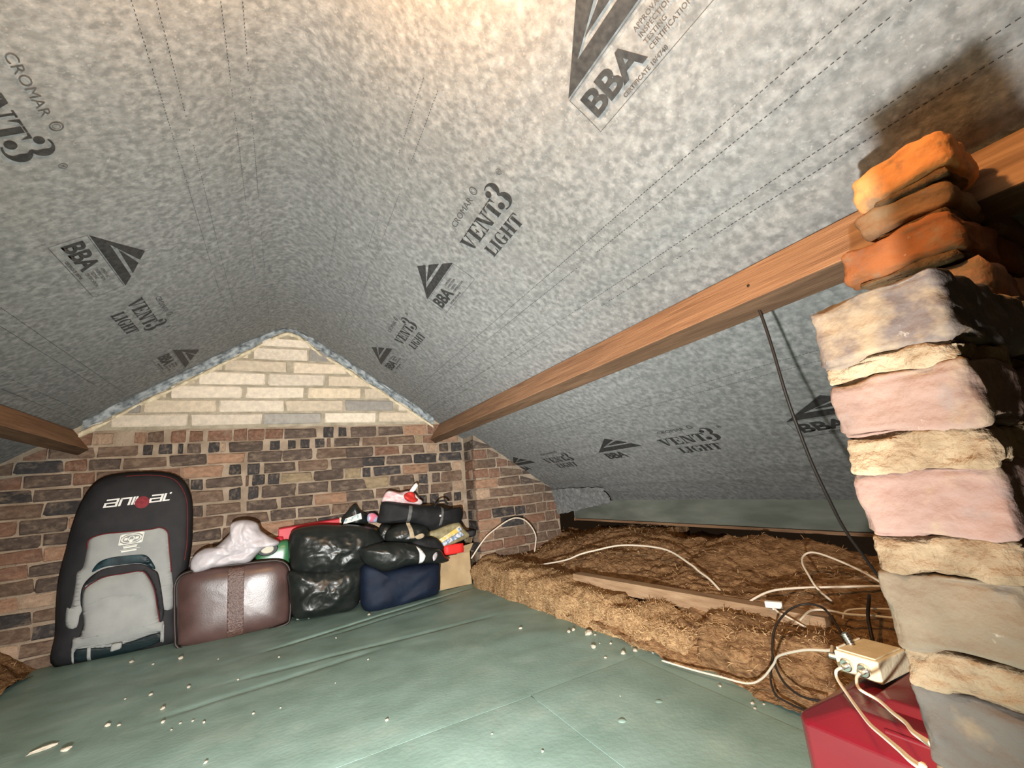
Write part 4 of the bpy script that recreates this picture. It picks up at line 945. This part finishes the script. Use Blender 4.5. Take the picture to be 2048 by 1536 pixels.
tag(pillow('refuse_sack', [(.655, .40), (.66, .52), (.70, .565), (.75, .56), (.80, .50), (.80, .40)], 3.63, .05, .05, M['binbag'], None, 60, 12, 2.2, 1.9, .012, 10, 77), 'small dark sack squeezed between the big sack and the rolled bag', 'refuse sack', 'black refuse sacks')
# --- rolled bag with webbing straps
rbag = tag(empty('rolled_bag', (1.0, 3.60, .6)), 'long black rolled fabric bag with two grey straps on top of the pile', 'bag')
o = pillow('body', IT['roll'], 3.60, .085, .085, M['blackfab'], None, 100, 20, 2.6, 2.0, .008, 6, 21); bvr = bvh_of(o); keep(o, rbag)
keep(drape('strap', [IT['rs1']], bvr, M['greystrap'], None, .004, .015, 0, 3.5, False, .004), rbag)
keep(drape('strap', [IT['rs2']], bvr, M['greystrap'], None, .004, .015, 0, 3.5, False, .004), rbag)
keep(cable('carry_handle', [(1.10, 3.55, .655), (1.13, 3.53, .690), (1.18, 3.53, .695), (1.215, 3.54, .665)], .008, M['blackfab'], None), rbag)
dome('stud', 0, 0, 0, .008, .006, M['white'], None); o = bpy.data.objects['stud']; o.rotation_euler.x = math.pi/2; o.location = (1.135, 3.508, .580); keep(o, rbag)
# --- red and white bag on top
pb2 = tag(empty('carrier_bag', (.87, 3.64, .74)), 'pink striped plastic bag with a red patch on the rolled bag', 'plastic bag')
o = pillow('body', IT['wr'], 3.645, .035, .03, M['pinkbag'], None, 80, 12, 2.2, 1.8, .012, 12, 3, fn=lambda x, z: .008*math.sin((x*1.2+z*2)*40)); bvw = bvh_of(o); keep(o, pb2)
keep(drape('red_patch', [[(.862, .765), (.905, .790), (.955, .785), (.965, .745), (.985, .722), (.950, .705), (.890, .725)]], bvw, M['redwhite'], None, .006, .02, .012, 3.6), pb2)
keep(pillow('handle', IT['wrh'], 3.64, .010, .010, M['white'], None, 40, 6, 2, 2), pb2)
# --- sack with beige strap
ms = tag(empty('refuse_sack', (.87, 3.55, .45)), 'glossy black sack tied with a beige strap under the rolled bag', 'refuse sack', 'black refuse sacks')
o = pillow('body', IT['mid'], 3.555, .10, .08, M['binbag'], None, 90, 18, 2.3, 1.9, .016, 9, 44, inplane=.006); bvm_ = bvh_of(o); keep(o, ms)
keep(drape('strap', [IT['mids']], bvm_, M['beigestrap'], None, .005, .015, 0, 3.46, False, .004), ms)
keep(drape('torn_label', [[(.90, .455), (.96, .47), (.98, .445), (.93, .43)]], bvm_, M['beigestrap'], None, .006, .02, .006, 3.46), ms)
tag(pillow('fabric_bundle', IT['lump'], 3.50, .05, .05, M['blackfab'], None, 60, 12, 2.2, 1.9, .012, 12, 61), 'small dark cloth bundle between the strapped sack and the magazines', 'bundle')
# --- shiny sack with white tape
tb = tag(empty('refuse_sack', (.85, 3.42, .32)), 'shiny black sack with a white tape strip on the blue bag', 'refuse sack', 'black refuse sacks')
o = pillow('body', IT['bag2'], 3.46, .105, .10, M['binbag'], None, 110, 22, 2.3, 1.9, .013, 7, 52, inplane=.006); bvt = bvh_of(o); keep(o, tb)
keep(drape('white_tape', [IT['tape']], bvt, M['white'], None, .005, .02, 0, 3.36, False, .003), tb)
keep(drape('clear_patch', [IT['shine']], bvt, M['plasticbag'], None, .005, .02, 0, 3.36, True, .003), tb)  # pale patch draped on the sack as a painted highlight
# --- blue bag
bf = lambda x, z: .014*math.sin((z*1.0-x*.55)*38+2*nz(x*5, z*5, 3))*max(0, min(1, (.24-z)*6))*.6
bl = tag(empty('cloth_bag', (.79, 3.44, 0)), 'navy blue cloth bag standing on the green floor', 'bag')
o = pillow('body', IT['blue'], 3.47, .095, .10, M['navy'], None, 100, 22, 4.5, 2.4, .009, 6, 15, fn=bf); bvb = bvh_of(o); keep(o, bl)
# --- cardboard box, magazines, red block
cbx = tag(empty('cardboard_box', (1.28, 3.66, 0)), 'brown cardboard box with open flaps at the right end of the pile', 'box')
def plank(name, P, th, m, root):
    """quad P given a thickness"""
    P = [Vector(p) for p in P]; nn = (P[1]-P[0]).cross(P[3]-P[0]).normalized()*th
    V = P+[p+nn for p in P]
    o = mesh_obj(name, V, [(0, 3, 2, 1), (4, 5, 6, 7), (0, 1, 5, 4), (1, 2, 6, 5), (2, 3, 7, 6), (3, 0, 4, 7)], m); return keep(o, root)
bx0, bx1, by0, by1, bz = 1.135, 1.40, 3.60, 3.77, .25
plank('side_panel', [(bx0, by0, 0), (bx1, by0, 0), (bx1, by0, bz), (bx0, by0, bz)], .005, M['card'], cbx)
plank('side_panel', [(bx1, by1, 0), (bx0, by1, 0), (bx0, by1, bz), (bx1, by1, bz)], .005, M['card'], cbx)
plank('side_panel', [(bx1, by0, 0), (bx1, by1, 0), (bx1, by1, bz), (bx1, by0, bz)], .005, M['card'], cbx)
plank('side_panel', [(bx0, by1, 0), (bx0, by0, 0), (bx0, by0, bz), (bx0, by1, bz)], .005, M['card'], cbx)
plank('base_panel', [(bx0, by0, .002), (bx1, by0, .002), (bx1, by1, .002), (bx0, by1, .002)], .004, M['card'], cbx)
plank('flap', [(bx1, by0+.01, bz-.004), (bx1, by1-.01, bz-.004), (bx1+.055, by1-.02, bz+.115), (bx1+.045, by0+.02, bz+.120)], .004, M['card'], cbx)
plank('flap', [(bx0+.15, by0, bz), (bx1, by0, bz), (bx1+.02, by0-.05, bz+.075), (bx0+.17, by0-.045, bz+.060)], .004, M['card'], cbx)
tag(rough_box('red_packet', 1.165, 1.335, 3.545, 3.595, .262, .338, 4, M['brightred'], None, cuts=3, amp=.002, rnd=.008, fine=0, chips=0), 'bright red oblong packet wedged above the cardboard box', 'packet')
mg = tag(empty('magazine_bundle', (1.25, 3.60, .43)), 'worn olive bundle of folded magazines beside the rolled bag', 'magazines')
o = pillow('cover', IT['mag'], 3.585, .045, .05, M['olive'], None, 80, 14, 4, 2.4, .007, 9, 8); bvg = bvh_of(o); keep(o, mg)
keep(drape('printed_edge', [IT['magc']], bvg, M['paperblue'], None, .006, .02, .008, 3.54, False, .004), mg)
keep(drape('printed_strip', [IT['magy']], bvg, M['paperyellow'], None, .003, .02, .003, 3.54, False, .003), mg)
keep(drape('blue_sticker', [[(1.275, .455), (1.315, .470), (1.325, .445), (1.290, .430)]], bvg, M['paperblue'], None, .012, .02, 0, 3.54, False, .002), mg)
o = rough_box('folded_end', 1.36, 1.455, 3.55, 3.62, .375, .425, 14, M['charcoal'], None, cuts=5, amp=.008, rnd=.016, fine=0); keep(o, mg)

# ---------------------------------------------------------------- crumbs of plaster on the green floor
def crumb_mesh(seed, sub=1):
    bm = bmesh.new(); bmesh.ops.create_icosphere(bm, subdivisions=sub, radius=1)
    for v in bm.verts: v.co *= 1+.45*nz(v.co.x*1.3+seed, v.co.y*1.3, v.co.z*1.3+seed*2); v.co.z *= .7
    me = bpy.data.meshes.new('plaster_crumb'); bm.to_mesh(me); bm.free(); me.materials.append(M['plaster']); return me
CM = [crumb_mesh(i*3.1) for i in range(5)]
CR = [(-0.435, 2.55, 9), (-0.746, 3.448, 11), (-0.494, 3.285, 13), (-0.377, 2.753, 9), (-0.405, 2.398, 8), (-0.255, 2.278, 6), (-0.005, 2.864, 5), (-0.175, 2.687, 5), (0.289, 2.979, 5), (0.389, 2.48, 5), (-0.207, 1.942, 6),
 (-0.088, 2.226, 5), (0.006, 2.203, 4), (0.347, 1.817, 6), (0.106, 3.631, 10), (0.173, 3.60, 8), (0.533, 3.33, 9), (-0.298, 2.326, 5), (-0.521, 2.775, 8), (-0.617, 2.802, 5), (1.306, 1.84, 12), (1.363, 1.696, 12), (1.421, 1.681, 11), (1.393, 1.988, 22),
 (1.335, 2.083, 11), (1.37, 2.091, 10), (1.397, 1.822, 7), (1.276, 1.716, 6), (1.175, 2.323, 9), (1.46, 1.613, 6), (1.425, 1.248, 6), (1.403, 1.107, 6), (1.427, 1.083, 4), (1.381, 1.084, 5), (1.491, 1.291, 5), (0.705, 1.32, 4), (-0.604, 2.528, 9),
 (-0.562, 2.499, 6), (-.34, 2.34, 4), (-.36, 2.30, 4), (1.41, 1.96, 6), (1.36, 1.86, 4), (1.10, 1.42, 3), (.62, 1.50, 3), (.22, 2.30, 3), (-.30, 3.10, 4), (-.62, 3.30, 6)]
for i, (x, y, r) in enumerate(CR):
    o = bpy.data.objects.new('plaster_crumb', CM[i % 5]); COL.objects.link(o); k = r*.001
    o.scale = (k*1.15, k, k); o.rotation_euler.z = random.uniform(0, 6.28); o.location = (x, y, floor_h(x, y)+k*.42)
    if (x, y) == (1.393, 1.988): tag(o, 'largest white plaster crumb on the floor beside the long wool batt', 'crumb', 'plaster crumbs by the wool'); continue
    if x > 1.0 and y > 1.55: w_ = ('small white plaster crumb on the floor beside the pale wool batts', 'plaster crumbs by the wool')
    elif x > 1.0: w_ = ('tiny plaster crumb near the floor edge beside the red container', 'plaster crumbs by the red container')
    elif y > 3.2: w_ = ('small plaster crumb on the floor close in front of the stored bags', 'plaster crumbs by the bags')
    elif x < -.2: w_ = ('small plaster crumb out on the dim left part of the green floor', 'plaster crumbs on the left of the floor')
    else: w_ = ('tiny plaster crumb in the open middle of the green floor', 'plaster crumbs in the middle of the floor')
    tag(o, w_[0], 'crumb', w_[1])
for k, (x, y, sx_, sy_, sz_, lab) in enumerate(((-.765, 2.455, .042, .011, .008, 'long splinter of pale plaster at the lower left of the floor'), (-.680, 2.385, .016, .012, .010, 'rounded pale plaster lump at the lower left of the floor'))):
    o = bpy.data.objects.new('plaster_piece', crumb_mesh(90+k*5, 2)); COL.objects.link(o); o.scale = (sx_, sy_, sz_); o.rotation_euler.z = .5-k*.3; o.location = (x, y, floor_h(x, y)+sz_*.45)
    tag(o, lab, 'plaster piece', 'plaster crumbs on the floor')
